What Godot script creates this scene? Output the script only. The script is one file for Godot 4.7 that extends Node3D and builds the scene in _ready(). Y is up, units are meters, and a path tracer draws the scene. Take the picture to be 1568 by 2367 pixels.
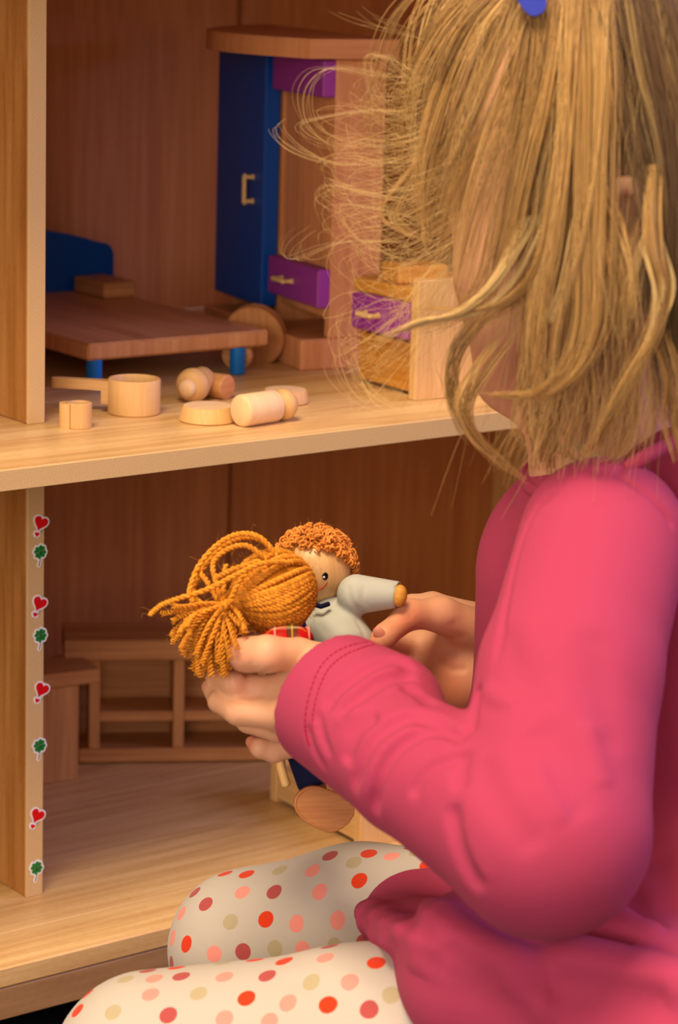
extends Node3D
# A toddler in a pink shirt plays with two cloth dolls in front of a wooden dollhouse.
# Metres; y up; the dollhouse front runs along x and faces +z; UP lifts its floor above the room floor.

const UP := 0.045
const FOC := 6000.0
const IMG := Vector2(1568.0, 2367.0)
const CAM_AT := Vector3(-0.6570602, 0.49302024 + UP, 1.08340248)
const CAM_RIGHT := Vector3(0.79314781, 0.02980673, 0.60829936)
const CAM_UP := Vector3(0.11202715, 0.97461858, -0.19382608)
const CAM_FWD := Vector3(0.59863718, -0.22187878, -0.76967742)
const SHELF := 0.2471 + UP      # top of the middle shelf
const BACK := -0.285

var rng := RandomNumberGenerator.new()
var used := {}
var M := {}

# ------------------------------------------------------------------ basics
func eye(px: float, py: float, d: float) -> Vector3:      # a point measured on the photograph, at depth d
	return CAM_AT + (CAM_FWD + CAM_RIGHT * ((px - IMG.x * 0.5) / FOC) + CAM_UP * ((IMG.y * 0.5 - py) / FOC)) * d

func pxr(r: float, d: float) -> float:
	return r * d / FOC

func path(a: Array) -> PackedVector3Array:                 # [x, y, d, x, y, d, ...]
	var p := PackedVector3Array()
	for i in range(0, a.size(), 3):
		p.append(eye(a[i], a[i + 1], a[i + 2]))
	return p

func hp(x: float, y: float, z: float) -> Vector3:
	return Vector3(x, y + UP, z)

func numbered(n: String) -> String:
	if not used.has(n):
		used[n] = 0
		return n
	used[n] += 1
	return "%s_%03d" % [n, used[n]]

func tag(o: Node3D, label: String, category: String, group := "") -> Node3D:
	o.set_meta("label", label)
	o.set_meta("category", category)
	if group:
		o.set_meta("group", group)
	return o

func thing(called: String, label: String, category: String, at: Vector3, basis_ := Basis(), group := "") -> Node3D:
	var o := Node3D.new()
	o.name = numbered(called)
	add_child(o, true)
	o.transform = Transform3D(basis_, at)
	tag(o, label, category, group)
	return o

func part(parent: Node3D, called: String, mesh: Mesh, m: Material, at := Vector3.ZERO, basis_ := Basis()) -> MeshInstance3D:
	var o := MeshInstance3D.new()
	o.name = numbered(called) if parent == self else called
	o.mesh = mesh
	o.material_override = m
	o.transform = Transform3D(basis_, at)
	o.cast_shadow = GeometryInstance3D.SHADOW_CASTING_SETTING_ON
	parent.add_child(o, true)
	return o

func struct(called: String, mesh: Mesh, m: Material, at := Vector3.ZERO) -> MeshInstance3D:
	var o := part(self, called, mesh, m, at)
	o.set_meta("kind", "structure")
	return o

# ------------------------------------------------------------------ meshes
class MB:
	var v := PackedVector3Array()
	var n := PackedVector3Array()
	var uv := PackedVector2Array()
	var c := PackedColorArray()
	var ix := PackedInt32Array()
	func tri(a: int, b: int, d: int) -> void:
		ix.append(a); ix.append(b); ix.append(d)
	func facet(pts: Array, nor: Vector3) -> void:      # flat convex polygon, wound so that it faces nor
		var s := v.size()
		for p in pts:
			v.append(p); n.append(nor)
		var a: Vector3 = pts[0]
		var b: Vector3 = pts[1]
		var d: Vector3 = pts[2]
		var turned := (b - a).cross(d - a).dot(nor) > 0.0
		for i in range(1, pts.size() - 1):
			if turned:
				tri(s, s + i + 1, s + i)
			else:
				tri(s, s + i, s + i + 1)
	func mesh() -> ArrayMesh:
		var a := []
		a.resize(Mesh.ARRAY_MAX)
		a[Mesh.ARRAY_VERTEX] = v
		a[Mesh.ARRAY_NORMAL] = n
		if uv.size() == v.size() and uv.size() > 0:
			a[Mesh.ARRAY_TEX_UV] = uv
		if c.size() == v.size() and c.size() > 0:
			a[Mesh.ARRAY_COLOR] = c
		a[Mesh.ARRAY_INDEX] = ix
		var m := ArrayMesh.new()
		m.add_surface_from_arrays(Mesh.PRIMITIVE_TRIANGLES, a)
		return m

var boxes := {}
func _corner(sg: Vector3, ax: int, h: Vector3, bev: float) -> Vector3:
	var r := Vector3.ZERO
	for i in 3:
		r[i] = sg[i] * (h[i] if i == ax else h[i] - bev)
	return r


func cbox(s: Vector3, bev := 0.0006) -> ArrayMesh:        # a box with chamfered edges, centred
	var key := "%s %f" % [s, bev]
	if boxes.has(key):
		return boxes[key]
	var b := MB.new()
	var h := s * 0.5
	bev = minf(bev, 0.45 * minf(s.x, minf(s.y, s.z)))
	for ax in 3:
		var u := (ax + 1) % 3
		var w := (ax + 2) % 3
		for sg in [-1.0, 1.0]:
			var q := []
			for e in [[-1.0, -1.0], [1.0, -1.0], [1.0, 1.0], [-1.0, 1.0]]:
				var d := Vector3.ZERO
				d[ax] = sg; d[u] = e[0]; d[w] = e[1]
				q.append(_corner(d, ax, h, bev))
			var nn := Vector3.ZERO
			nn[ax] = sg
			b.facet(q, nn)
		for e in [[-1.0, -1.0], [1.0, -1.0], [1.0, 1.0], [-1.0, 1.0]]:      # edges along ax
			var d0 := Vector3.ZERO
			d0[u] = e[0]; d0[w] = e[1]
			var dl := d0; dl[ax] = -1.0
			var dh := d0; dh[ax] = 1.0
			b.facet([_corner(dl, u, h, bev), _corner(dh, u, h, bev), _corner(dh, w, h, bev), _corner(dl, w, h, bev)], d0.normalized())
	for x in [-1.0, 1.0]:
		for y in [-1.0, 1.0]:
			for z in [-1.0, 1.0]:
				var d := Vector3(x, y, z)
				b.facet([_corner(d, 0, h, bev), _corner(d, 1, h, bev), _corner(d, 2, h, bev)], d.normalized())
	boxes[key] = b.mesh()
	return boxes[key]

func lathe(prof: Array, seg := 48) -> ArrayMesh:          # [r, y, r, y, ...] bottom to top, around y
	var b := MB.new()
	var pts := []
	for i in range(0, prof.size(), 2):
		pts.append(Vector2(prof[i], prof[i + 1]))
	var nrm := []
	for i in pts.size() - 1:
		var d: Vector2 = pts[i + 1] - pts[i]
		nrm.append(Vector2(d.y, -d.x).normalized())
	for i in pts.size() - 1:
		var na: Vector2 = nrm[i]
		var nb: Vector2 = nrm[i]
		if i > 0 and na.dot(nrm[i - 1]) > 0.75:
			na = (na + nrm[i - 1]).normalized()
		if i < nrm.size() - 1 and nb.dot(nrm[i + 1]) > 0.75:
			nb = (nb + nrm[i + 1]).normalized()
		var s := b.v.size()
		for k in seg + 1:
			var a := TAU * k / seg
			var dir := Vector3(cos(a), 0, sin(a))
			b.v.append(dir * pts[i].x + Vector3(0, pts[i].y, 0)); b.n.append(dir * na.x + Vector3(0, na.y, 0))
			b.v.append(dir * pts[i + 1].x + Vector3(0, pts[i + 1].y, 0)); b.n.append(dir * nb.x + Vector3(0, nb.y, 0))
		for k in seg:
			var q := s + k * 2
			b.tri(q, q + 2, q + 1); b.tri(q + 1, q + 2, q + 3)
	return b.mesh()

func prism(poly: PackedVector2Array, z0: float, z1: float, smooth := false) -> ArrayMesh:     # outline in xy, thick along z
	var b := MB.new()
	add_prism(b, poly, z0, z1, smooth)
	return b.mesh()

func add_prism(b: MB, poly: PackedVector2Array, z0: float, z1: float, smooth := false) -> void:
	var t := Geometry2D.triangulate_polygon(poly)
	for i in range(0, t.size(), 3):
		for z in [z0, z1]:
			var q := []
			for k in 3:
				q.append(Vector3(poly[t[i + k]].x, poly[t[i + k]].y, z))
			b.facet(q, Vector3(0, 0, -1.0 if z == z0 else 1.0))
	var cw := Geometry2D.is_polygon_clockwise(poly)
	var cnt := poly.size()
	var en := []
	for i in cnt:
		var d := poly[(i + 1) % cnt] - poly[i]
		var o := Vector2(d.y, -d.x).normalized()
		en.append(-o if cw else o)
	for i in cnt:
		var j := (i + 1) % cnt
		var o: Vector2 = en[i]
		var s := b.v.size()
		b.facet([Vector3(poly[i].x, poly[i].y, z0), Vector3(poly[j].x, poly[j].y, z0), Vector3(poly[j].x, poly[j].y, z1), Vector3(poly[i].x, poly[i].y, z1)], Vector3(o.x, o.y, 0))
		if smooth:
			var pa: Vector2 = en[(i + cnt - 1) % cnt]
			var pb: Vector2 = en[j]
			if o.dot(pa) > 0.6:
				var r := (o + pa).normalized()
				b.n[s] = Vector3(r.x, r.y, 0); b.n[s + 3] = b.n[s]
			if o.dot(pb) > 0.6:
				var r2 := (o + pb).normalized()
				b.n[s + 1] = Vector3(r2.x, r2.y, 0); b.n[s + 2] = b.n[s + 1]

func spline(p: PackedVector3Array, cnt: int) -> PackedVector3Array:        # Catmull-Rom through p
	var out := PackedVector3Array()
	var last := p.size() - 1
	for i in cnt:
		var f := float(i) / (cnt - 1) * last
		var k := mini(int(f), last - 1)
		var t := f - k
		var p0 := p[k - 1] if k > 0 else p[k] * 2.0 - p[k + 1]
		var p3 := p[k + 2] if k + 2 <= last else p[k + 1] * 2.0 - p[k]
		out.append(p[k].cubic_interpolate(p[k + 1], p0, p3, t))
	return out

func add_tube(b: MB, p: PackedVector3Array, r: PackedFloat32Array, sides: int, col := Color.WHITE, caps := true) -> void:
	var cnt := p.size()
	var s := b.v.size()
	var t := (p[1] - p[0]).normalized()
	var u := t.cross(Vector3.UP if absf(t.y) < 0.9 else Vector3.RIGHT).normalized()
	for i in cnt:
		t = (p[mini(i + 1, cnt - 1)] - p[maxi(i - 1, 0)]).normalized()
		u = (u - t * u.dot(t)).normalized()
		var w := t.cross(u)
		var rr := r[i] if i < r.size() else r[r.size() - 1]
		for k in sides:
			var a := TAU * k / sides
			var d := u * cos(a) + w * sin(a)
			b.v.append(p[i] + d * rr); b.n.append(d); b.c.append(col)
	for i in cnt - 1:
		for k in sides:
			var q := s + i * sides + k
			var q2 := s + i * sides + (k + 1) % sides
			b.tri(q, q + sides, q2); b.tri(q2, q + sides, q2 + sides)
	if caps:
		for e in 2:
			var i := 0 if e == 0 else cnt - 1
			var dir := ((p[0] - p[1]) if e == 0 else (p[cnt - 1] - p[cnt - 2])).normalized()
			var rr := r[mini(i, r.size() - 1)]
			var f := b.v.size()
			b.v.append(p[i] + dir * rr * 0.6); b.n.append(dir); b.c.append(col)
			for k in sides:
				var q := s + i * sides + k
				var q2 := s + i * sides + (k + 1) % sides
				if e == 0:
					b.tri(f, q, q2)
				else:
					b.tri(f, q2, q)

func tube(p: PackedVector3Array, r: Array, sides := 10) -> ArrayMesh:
	var b := MB.new()
	add_tube(b, p, PackedFloat32Array(r), sides)
	return b.mesh()

func ball(r: Vector3, seg := 24) -> ArrayMesh:
	var b := MB.new()
	var rows := seg / 2
	for i in rows + 1:
		var a := PI * i / rows
		for k in seg + 1:
			var t := TAU * k / seg
			var d := Vector3(sin(a) * cos(t), cos(a), sin(a) * sin(t))
			b.v.append(d * r); b.n.append((d / r).normalized())
	for i in rows:
		for k in seg:
			var q := i * (seg + 1) + k
			b.tri(q, q + seg + 1, q + 1); b.tri(q + 1, q + seg + 1, q + seg + 2)
	return b.mesh()

# ------------------------------------------------------------------ soft bodies: a distance field meshed as surface nets
class Field:
	var a := PackedVector3Array()
	var ba := PackedVector3Array()
	var inv := PackedFloat32Array()
	var ra := PackedFloat32Array()
	var dr := PackedFloat32Array()
	var kk := PackedFloat32Array()
	var el := []            # ellipsoids: [centre, inverse basis scaled, smallest radius, k]
	var cuts := []          # [point, outward normal, reach]: what lies beyond the plane is removed, within reach
	var holes := []         # capsules taken out: [a, ba, inv, r]
	var folds := []         # [points, lengths, depth, width, middle, reach]
	func bone(p: Vector3, q: Vector3, r0: float, r1: float, k := 0.004) -> void:
		a.append(p); ba.append(q - p); inv.append(1.0 / maxf((q - p).length_squared(), 1e-9))
		ra.append(r0); dr.append(r1 - r0); kk.append(k)
	func ellipsoid(at: Vector3, b: Basis, r: Vector3, k := 0.01) -> void:
		var m := (b * Basis.from_scale(r)).inverse()
		el.append([at, m, minf(r.x, minf(r.y, r.z)), k])
	func base(p: Vector3) -> float:
		var d := 1.0e3
		for i in a.size():
			var pa := p - a[i]
			var h := clampf(pa.dot(ba[i]) * inv[i], 0.0, 1.0)
			var e := (pa - ba[i] * h).length() - ra[i] - dr[i] * h
			var k := kk[i]
			var g := k - absf(d - e)
			d = minf(d, e)
			if g > 0.0:
				d -= g * g / k * 0.25
		for q in el:
			var c: Vector3 = q[0]
			var m: Basis = q[1]
			var s: float = q[2]
			var k: float = q[3]
			var e := ((m * (p - c)).length() - 1.0) * s
			var g := k - absf(d - e)
			d = minf(d, e)
			if g > 0.0:
				d -= g * g / k * 0.25
		for q in cuts:
			var c: Vector3 = q[0]
			var nn: Vector3 = q[1]
			var lim: float = q[2]
			if p.distance_squared_to(c) < lim * lim:
				d = maxf(d, (p - c).dot(nn))
		for q in holes:
			var pa: Vector3 = p - q[0]
			var bb: Vector3 = q[1]
			var iv: float = q[2]
			var rr: float = q[3]
			var h := clampf(pa.dot(bb) * iv, 0.0, 1.0)
			d = maxf(d, rr - (pa - bb * h).length())
		return d
	func fold(p: PackedVector3Array, depth: float, width: float) -> void:
		var ln := PackedFloat32Array([0.0])
		var mid := Vector3.ZERO
		for i in p.size():
			mid += p[i]
			if i:
				ln.append(ln[i - 1] + p[i].distance_to(p[i - 1]))
		mid /= p.size()
		var reach := 0.0
		for q in p:
			reach = maxf(reach, q.distance_to(mid))
		folds.append([p, ln, depth, width, mid, reach + width * 4.5])
	func at(p: Vector3) -> float:
		var d := base(p)
		if absf(d) > 0.011:
			return d
		var add := 0.0
		for f in folds:
			var mid: Vector3 = f[4]
			var reach: float = f[5]
			if p.distance_squared_to(mid) > reach * reach:
				continue
			var pts: PackedVector3Array = f[0]
			var ln: PackedFloat32Array = f[1]
			var best := 1.0e3
			var along := 0.0
			for i in pts.size() - 1:
				var pa := p - pts[i]
				var bb := pts[i + 1] - pts[i]
				var h := clampf(pa.dot(bb) / maxf(bb.length_squared(), 1e-10), 0.0, 1.0)
				var e := (pa - bb * h).length_squared()
				if e < best:
					best = e
					along = lerpf(ln[i], ln[i + 1], h)
			var w: float = f[3]
			var x := best / (w * w)
			if x < 16.0:
				var total := ln[ln.size() - 1]
				var t := along / maxf(total, 1e-6)
				var taper := smoothstep(0.0, 0.16, t) * smoothstep(0.0, 0.16, 1.0 - t)
				var dep: float = f[2]
				add += dep * taper * (exp(-x) - 0.24 * exp(-x / 4.0))
		return d + add
	func march(from: Vector3, dir: Vector3) -> Vector3:       # where the ray meets the body, or passes nearest to it
		var t := 0.6
		var best := 1.0e3
		var best_t := t
		for i in 140:
			var d := base(from + dir * t)
			if d < best:
				best = d
				best_t = t
			if d < 0.00005:
				break
			t += maxf(d * 0.9, 0.0002)
			if t > 1.6:
				break
		return from + dir * best_t

# meshes f inside lo..hi with cells of size h into b
func nets(f: Field, lo: Vector3, hi: Vector3, h: float, b: MB, tint := 0) -> void:
	var nx := int(ceil((hi.x - lo.x) / h))
	var ny := int(ceil((hi.y - lo.y) / h))
	var nz := int(ceil((hi.z - lo.z) / h))
	var sy := nx + 1
	var sz := (nx + 1) * (ny + 1)
	var g := PackedFloat32Array()
	g.resize(sz * (nz + 1))
	g.fill(1.0e9)
	var id := PackedInt32Array()
	id.resize(sz * (nz + 1))
	id.fill(-1)
	var cells := PackedInt32Array()
	var bs := 4
	var slack := h * bs * 0.88 + 0.0075
	for bz in range(0, nz, bs):
		for by in range(0, ny, bs):
			for bx in range(0, nx, bs):
				if absf(f.base(lo + Vector3(bx + bs * 0.5, by + bs * 0.5, bz + bs * 0.5) * h)) > slack:
					continue
				for z in range(bz, mini(bz + bs, nz) + 1):
					for y in range(by, mini(by + bs, ny) + 1):
						for x in range(bx, mini(bx + bs, nx) + 1):
							var q := x + y * sy + z * sz
							if g[q] == 1.0e9:
								g[q] = f.at(lo + Vector3(x, y, z) * h)
				for z in range(bz, mini(bz + bs, nz)):
					for y in range(by, mini(by + bs, ny)):
						for x in range(bx, mini(bx + bs, nx)):
							cells.append(x + y * sy + z * sz)
	var off := PackedInt32Array([0, 1, sy, sy + 1, sz, sz + 1, sz + sy, sz + sy + 1])
	var ea := PackedInt32Array([0, 2, 4, 6, 0, 1, 4, 5, 0, 1, 2, 3])
	var eb := PackedInt32Array([1, 3, 5, 7, 2, 3, 6, 7, 4, 5, 6, 7])
	var cv := [Vector3(0, 0, 0), Vector3(1, 0, 0), Vector3(0, 1, 0), Vector3(1, 1, 0), Vector3(0, 0, 1), Vector3(1, 0, 1), Vector3(0, 1, 1), Vector3(1, 1, 1)]
	var first := b.v.size()
	var live := PackedInt32Array()
	for q in cells:
		var mask := 0
		for i in 8:
			if g[q + off[i]] < 0.0:
				mask |= 1 << i
		if mask == 0 or mask == 255:
			continue
		var sum := Vector3.ZERO
		var cnt := 0
		for e in 12:
			var i := ea[e]
			var j := eb[e]
			if ((mask >> i) & 1) != ((mask >> j) & 1):
				var va := g[q + off[i]]
				var vb := g[q + off[j]]
				var ci: Vector3 = cv[i]
				sum += ci.lerp(cv[j], va / (va - vb))
				cnt += 1
		var z := q / sz
		var y := (q - z * sz) / sy
		var x := q - z * sz - y * sy
		id[q] = b.v.size()
		live.append(q)
		b.v.append(lo + (Vector3(x, y, z) + sum / cnt) * h)
	b.n.resize(b.v.size())
	for i in range(first, b.v.size()):
		b.n[i] = Vector3.ZERO
	var ua := PackedInt32Array([1, sy, sz])
	for q in live:
		for ax in 3:
			var i := g[q] < 0.0
			var e := ua[ax]
			if i == (g[q + e] < 0.0):
				continue
			var u := ua[(ax + 1) % 3]
			var w := ua[(ax + 2) % 3]
			if q - u - w < 0:
				continue
			var p0 := id[q]
			var p1 := id[q - u]
			var p2 := id[q - u - w]
			var p3 := id[q - w]
			if p0 < 0 or p1 < 0 or p2 < 0 or p3 < 0:
				continue
			if not i:
				var sw := p1
				p1 = p3
				p3 = sw
			var nn := (b.v[p2] - b.v[p0]).cross(b.v[p3] - b.v[p1])
			b.n[p0] += nn; b.n[p1] += nn; b.n[p2] += nn; b.n[p3] += nn
			b.tri(p0, p2, p1); b.tri(p0, p3, p2)
	for i in range(first, b.v.size()):
		b.n[i] = b.n[i].normalized()
	if tint:
		for i in range(first, b.v.size()):
			b.c.append(skin_tint(b.v[i]))

# ------------------------------------------------------------------ materials
func mat(col: Color, rough := 0.6, spec := 0.4) -> StandardMaterial3D:
	var m := StandardMaterial3D.new()
	m.albedo_color = col
	m.roughness = rough
	m.metallic_specular = spec
	return m

# stretched grain, tileable: pale and dark tones of one timber; along_u lays the grain sideways
func grain(seed_: int, pale: Color, dark: Color, along_u: bool, fine := 0.055) -> ImageTexture:
	var n1 := FastNoiseLite.new()
	n1.seed = seed_
	n1.noise_type = FastNoiseLite.TYPE_SIMPLEX
	n1.frequency = fine
	n1.fractal_octaves = 3
	var a := n1.get_seamless_image(512, 24)
	a.resize(512, 512, Image.INTERPOLATE_CUBIC)
	n1.seed = seed_ + 7
	n1.frequency = 0.012
	var c := n1.get_seamless_image(512, 40)
	c.resize(512, 512, Image.INTERPOLATE_CUBIC)
	n1.seed = seed_ + 13
	n1.frequency = 0.3
	var e := n1.get_seamless_image(512, 128)
	e.resize(512, 512, Image.INTERPOLATE_CUBIC)
	var da := a.get_data()
	var dc := c.get_data()
	var de := e.get_data()
	var o := PackedByteArray()
	o.resize(512 * 512 * 3)
	var lut := []
	for i in 256:
		var k := clampf((i / 255.0 - 0.18) / 0.64, 0.0, 1.0)
		lut.append(pale.lerp(dark, k))
	for i in 512 * 512:
		var t: Color = lut[clampi(int(da[i] * 0.45 + dc[i] * 0.35 + de[i] * 0.2), 0, 255)]
		o[i * 3] = t.r8
		o[i * 3 + 1] = t.g8
		o[i * 3 + 2] = t.b8
	var im := Image.create_from_data(512, 512, false, Image.FORMAT_RGB8, o)
	if along_u:
		im.rotate_90(CLOCKWISE)
	return ImageTexture.create_from_image(im)

func wood(seed_: int, pale: Color, dark: Color, along_u: bool, scale := 5.0, rough := 0.5, fine := 0.055) -> StandardMaterial3D:
	var m := mat(Color.WHITE, rough, 0.45)
	m.albedo_texture = grain(seed_, pale, dark, along_u, fine)
	m.uv1_triplanar = true
	m.uv1_scale = Vector3.ONE * scale
	m.uv1_offset = Vector3(0.37, 0.21, 0.63)
	return m

func speckle(seed_: int, freq: float, pale: Color, dark: Color, scale: float, rough := 0.8) -> StandardMaterial3D:
	var nt := FastNoiseLite.new()
	nt.seed = seed_
	nt.frequency = freq
	nt.fractal_octaves = 3
	var im := nt.get_seamless_image(256, 256)
	var da := im.get_data()
	var o := PackedByteArray()
	o.resize(256 * 256 * 3)
	for i in 256 * 256:
		var t := pale.lerp(dark, clampf((da[i] / 255.0 - 0.25) * 2.0, 0.0, 1.0))
		o[i * 3] = t.r8
		o[i * 3 + 1] = t.g8
		o[i * 3 + 2] = t.b8
	var m := mat(Color.WHITE, rough, 0.3)
	m.albedo_texture = ImageTexture.create_from_image(Image.create_from_data(256, 256, false, Image.FORMAT_RGB8, o))
	m.uv1_triplanar = true
	m.uv1_scale = Vector3.ONE * scale
	return m

func cloth(m: StandardMaterial3D, freq: float, scale: float, height: float) -> StandardMaterial3D:     # fine knit relief
	var nt := FastNoiseLite.new()
	nt.seed = 5
	nt.frequency = freq
	nt.fractal_octaves = 2
	m.heightmap_enabled = true
	m.heightmap_texture = ImageTexture.create_from_image(nt.get_seamless_image(256, 256))
	m.heightmap_scale = height
	m.uv1_triplanar = true
	m.uv1_scale = Vector3.ONE * scale
	return m

var flush_and_shade := []            # [point, radius, colour]: redder or paler skin, and the far palm's shade
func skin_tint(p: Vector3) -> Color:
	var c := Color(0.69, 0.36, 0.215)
	for f in flush_and_shade:
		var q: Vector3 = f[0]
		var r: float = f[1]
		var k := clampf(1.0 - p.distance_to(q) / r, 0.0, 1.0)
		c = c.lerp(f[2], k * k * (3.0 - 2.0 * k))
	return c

# ------------------------------------------------------------------ the scene
func _ready() -> void:
	rng.seed = 11
	_view_and_light()
	_materials()
	_room()
	_dollhouse()
	_stickers()
	_upper_furniture()
	_shelf_toys()
	_lower_furniture()
	_dolls()
	_child()

func _view_and_light() -> void:
	var cam := Camera3D.new()
	cam.name = "camera"
	var at := CameraAttributesPhysical.new()
	at.frustum_focal_length = 92.0
	at.frustum_focus_distance = 1.16
	at.exposure_aperture = 13.0
	at.frustum_near = 0.05
	at.frustum_far = 50.0
	cam.attributes = at
	add_child(cam)
	cam.transform = Transform3D(Basis(CAM_RIGHT, CAM_UP, -CAM_FWD).orthonormalized(), CAM_AT)
	cam.fov = rad_to_deg(2.0 * atan(IMG.y * 0.5 / FOC))
	cam.current = true
	var we := WorldEnvironment.new()
	we.name = "world"
	var e := Environment.new()
	e.background_mode = Environment.BG_SKY
	e.sky = Sky.new()
	var sm := ProceduralSkyMaterial.new()
	sm.sky_top_color = Color(0.42, 0.55, 0.78)
	sm.sky_horizon_color = Color(0.78, 0.82, 0.88)
	sm.ground_bottom_color = Color(0.3, 0.29, 0.27)
	sm.ground_horizon_color = Color(0.7, 0.7, 0.7)
	e.sky.sky_material = sm
	e.tonemap_mode = Environment.TONE_MAPPER_LINEAR
	e.tonemap_exposure = 1.0
	e.sdfgi_enabled = true
	e.ssao_enabled = true
	e.ssil_enabled = true
	we.environment = e
	add_child(we)
	# daylight of the front window (behind the camera, to its left), of the side window, and the ceiling lamp
	_area("front_window_daylight", Vector3(-2.0, 0.9, 2.72), Vector3(0.1, 0.2, 0.0), Vector2(1.6, 1.5), Color(1.0, 0.92, 0.83), 2.5)
	_area("left_window_daylight", Vector3(-2.92, 0.85, 1.5), Vector3(0.3, 0.2, 0.0), Vector2(1.6, 1.5), Color(1.0, 0.92, 0.83), 4.6)
	_area("side_window_daylight", Vector3(1.92, 1.35, 1.3), Vector3(0.2, 0.35, 0.5), Vector2(1.2, 1.3), Color(0.74, 0.70, 1.0), 3.6)
	_area("ceiling_lamp_light", Vector3(-0.95, 2.33, 0.75), Vector3(-0.8, 0.0, 0.6), Vector2(0.9, 0.9), Color(1.0, 0.90, 0.75), 8.0)

func _area(called: String, at: Vector3, to: Vector3, size: Vector2, col: Color, energy: float) -> void:
	var l := AreaLight3D.new()
	l.name = called
	l.area_size = size
	l.light_color = col
	l.light_energy = energy
	l.area_range = 12.0
	l.area_attenuation = 2.0
	l.shadow_enabled = true
	add_child(l)
	l.position = at
	l.look_at(to, Vector3.UP if absf((to - at).normalized().y) < 0.95 else Vector3.RIGHT)

func _materials() -> void:
	var pale := Color(0.84, 0.67, 0.46)
	var dark := Color(0.66, 0.45, 0.25)
	M.panel = wood(3, Color(0.76, 0.55, 0.31), Color(0.60, 0.38, 0.16), false, 4.5, 0.5)           # upright panels
	M.pale_panel = wood(5, Color(0.92, 0.74, 0.46), Color(0.80, 0.59, 0.32), false, 4.5, 0.45)  # right side panels: the light on them put into a paler wood
	M.apron = wood(11, Color(0.68, 0.52, 0.36), Color(0.56, 0.40, 0.25), true, 4.0, 0.5)  # shade on the low front put into a darker wood
	M.board = wood(9, Color(0.91, 0.77, 0.54), Color(0.77, 0.59, 0.37), true, 4.0, 0.38)           # lying boards
	M.back = wood(15, Color(0.81, 0.54, 0.32), Color(0.69, 0.42, 0.23), false, 4.0, 0.45)
	M.edge = speckle(4, 0.22, Color(0.85, 0.72, 0.52), Color(0.77, 0.63, 0.42), 28.0)
	M.beech = wood(21, Color(0.84, 0.62, 0.40), Color(0.70, 0.47, 0.27), false, 7.0, 0.5)
	M.beech_flat = wood(23, Color(0.83, 0.60, 0.38), Color(0.68, 0.45, 0.25), true, 7.0, 0.5)
	M.maple = wood(27, Color(0.89, 0.72, 0.48), Color(0.81, 0.62, 0.38), false, 14.0, 0.55)
	M.maple_flat = wood(29, Color(0.87, 0.70, 0.46), Color(0.79, 0.60, 0.37), true, 14.0, 0.55)
	M.raw = wood(31, Color(0.92, 0.78, 0.60), Color(0.87, 0.71, 0.53), true, 22.0, 0.7)
	M.pinkwood = wood(33, Color(0.86, 0.60, 0.39), Color(0.76, 0.49, 0.29), false, 6.0, 0.5)
	M.ochre = wood(35, Color(0.86, 0.62, 0.26), Color(0.72, 0.45, 0.14), true, 8.0, 0.45)
	M.blue = mat(Color(0.01, 0.27, 0.62), 0.42)
	M.bright_blue = mat(Color(0.03, 0.44, 0.78), 0.4)
	M.purple = mat(Color(0.58, 0.22, 0.58), 0.45)
	M.cream = mat(Color(0.88, 0.74, 0.50), 0.5)
	M.white = mat(Color(0.92, 0.91, 0.90), 0.5)
	M.red = mat(Color(0.82, 0.03, 0.06), 0.4)
	M.green = mat(Color(0.06, 0.47, 0.14), 0.45)
	M.dark_green = mat(Color(0.03, 0.27, 0.08), 0.5)
	M.rug = cloth(mat(Color(0.055, 0.06, 0.09), 0.95, 0.2), 0.2, 12.0, 0.4)
	M.paint = mat(Color(0.80, 0.76, 0.68), 0.8)
	M.glass = mat(Color(1, 1, 1, 0.05), 0.02)
	M.glass.transparency = BaseMaterial3D.TRANSPARENCY_ALPHA
	M.jersey = cloth(mat(Color(0.68, 0.24, 0.375), 0.85, 0.25), 0.25, 90.0, 0.012)
	M.jersey.rim_enabled = true
	M.jersey.rim = 0.15
	M.jersey.rim_tint = 0.4
	M.thread = mat(Color(0.62, 0.07, 0.20), 0.9, 0.2)
	M.skin = mat(Color.WHITE, 0.52, 0.4)
	M.skin.vertex_color_use_as_albedo = true
	M.skin.subsurf_scatter_enabled = true
	M.skin.subsurf_scatter_strength = 0.05
	M.hair = mat(Color.WHITE, 0.42, 0.5)
	M.hair.vertex_color_use_as_albedo = true
	M.yarn = mat(Color.WHITE, 0.95, 0.1)
	M.yarn.vertex_color_use_as_albedo = true
	M.shirt_grey = cloth(mat(Color(0.72, 0.73, 0.70), 0.85, 0.2), 0.3, 160.0, 0.006)
	M.navy = cloth(mat(Color(0.09, 0.10, 0.22), 0.9, 0.2), 0.3, 160.0, 0.006)
	M.denim = mat(Color(0.16, 0.24, 0.46), 0.9, 0.2)
	M.ink = mat(Color(0.03, 0.05, 0.13), 0.3)
	M.face = wood(51, Color(0.90, 0.74, 0.52), Color(0.82, 0.62, 0.40), false, 12.0, 0.35)
	M.foot = wood(53, Color(0.72, 0.48, 0.28), Color(0.63, 0.39, 0.21), true, 16.0, 0.55)
	M.lip = mat(Color(0.72, 0.12, 0.08), 0.4)
	M.plaid = _plaid()
	M.yarn_base = mat(Color(0.68, 0.42, 0.10), 0.95, 0.1)
	M.nail = mat(Color(0.80, 0.50, 0.42), 0.3)
	M.clip = mat(Color(0.12, 0.19, 0.68), 0.3)

func _wall(called: String, a: Vector3, b: Vector3) -> void:
	struct(called, cbox(b - a, 0.002), M.paint, (a + b) * 0.5)

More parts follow.
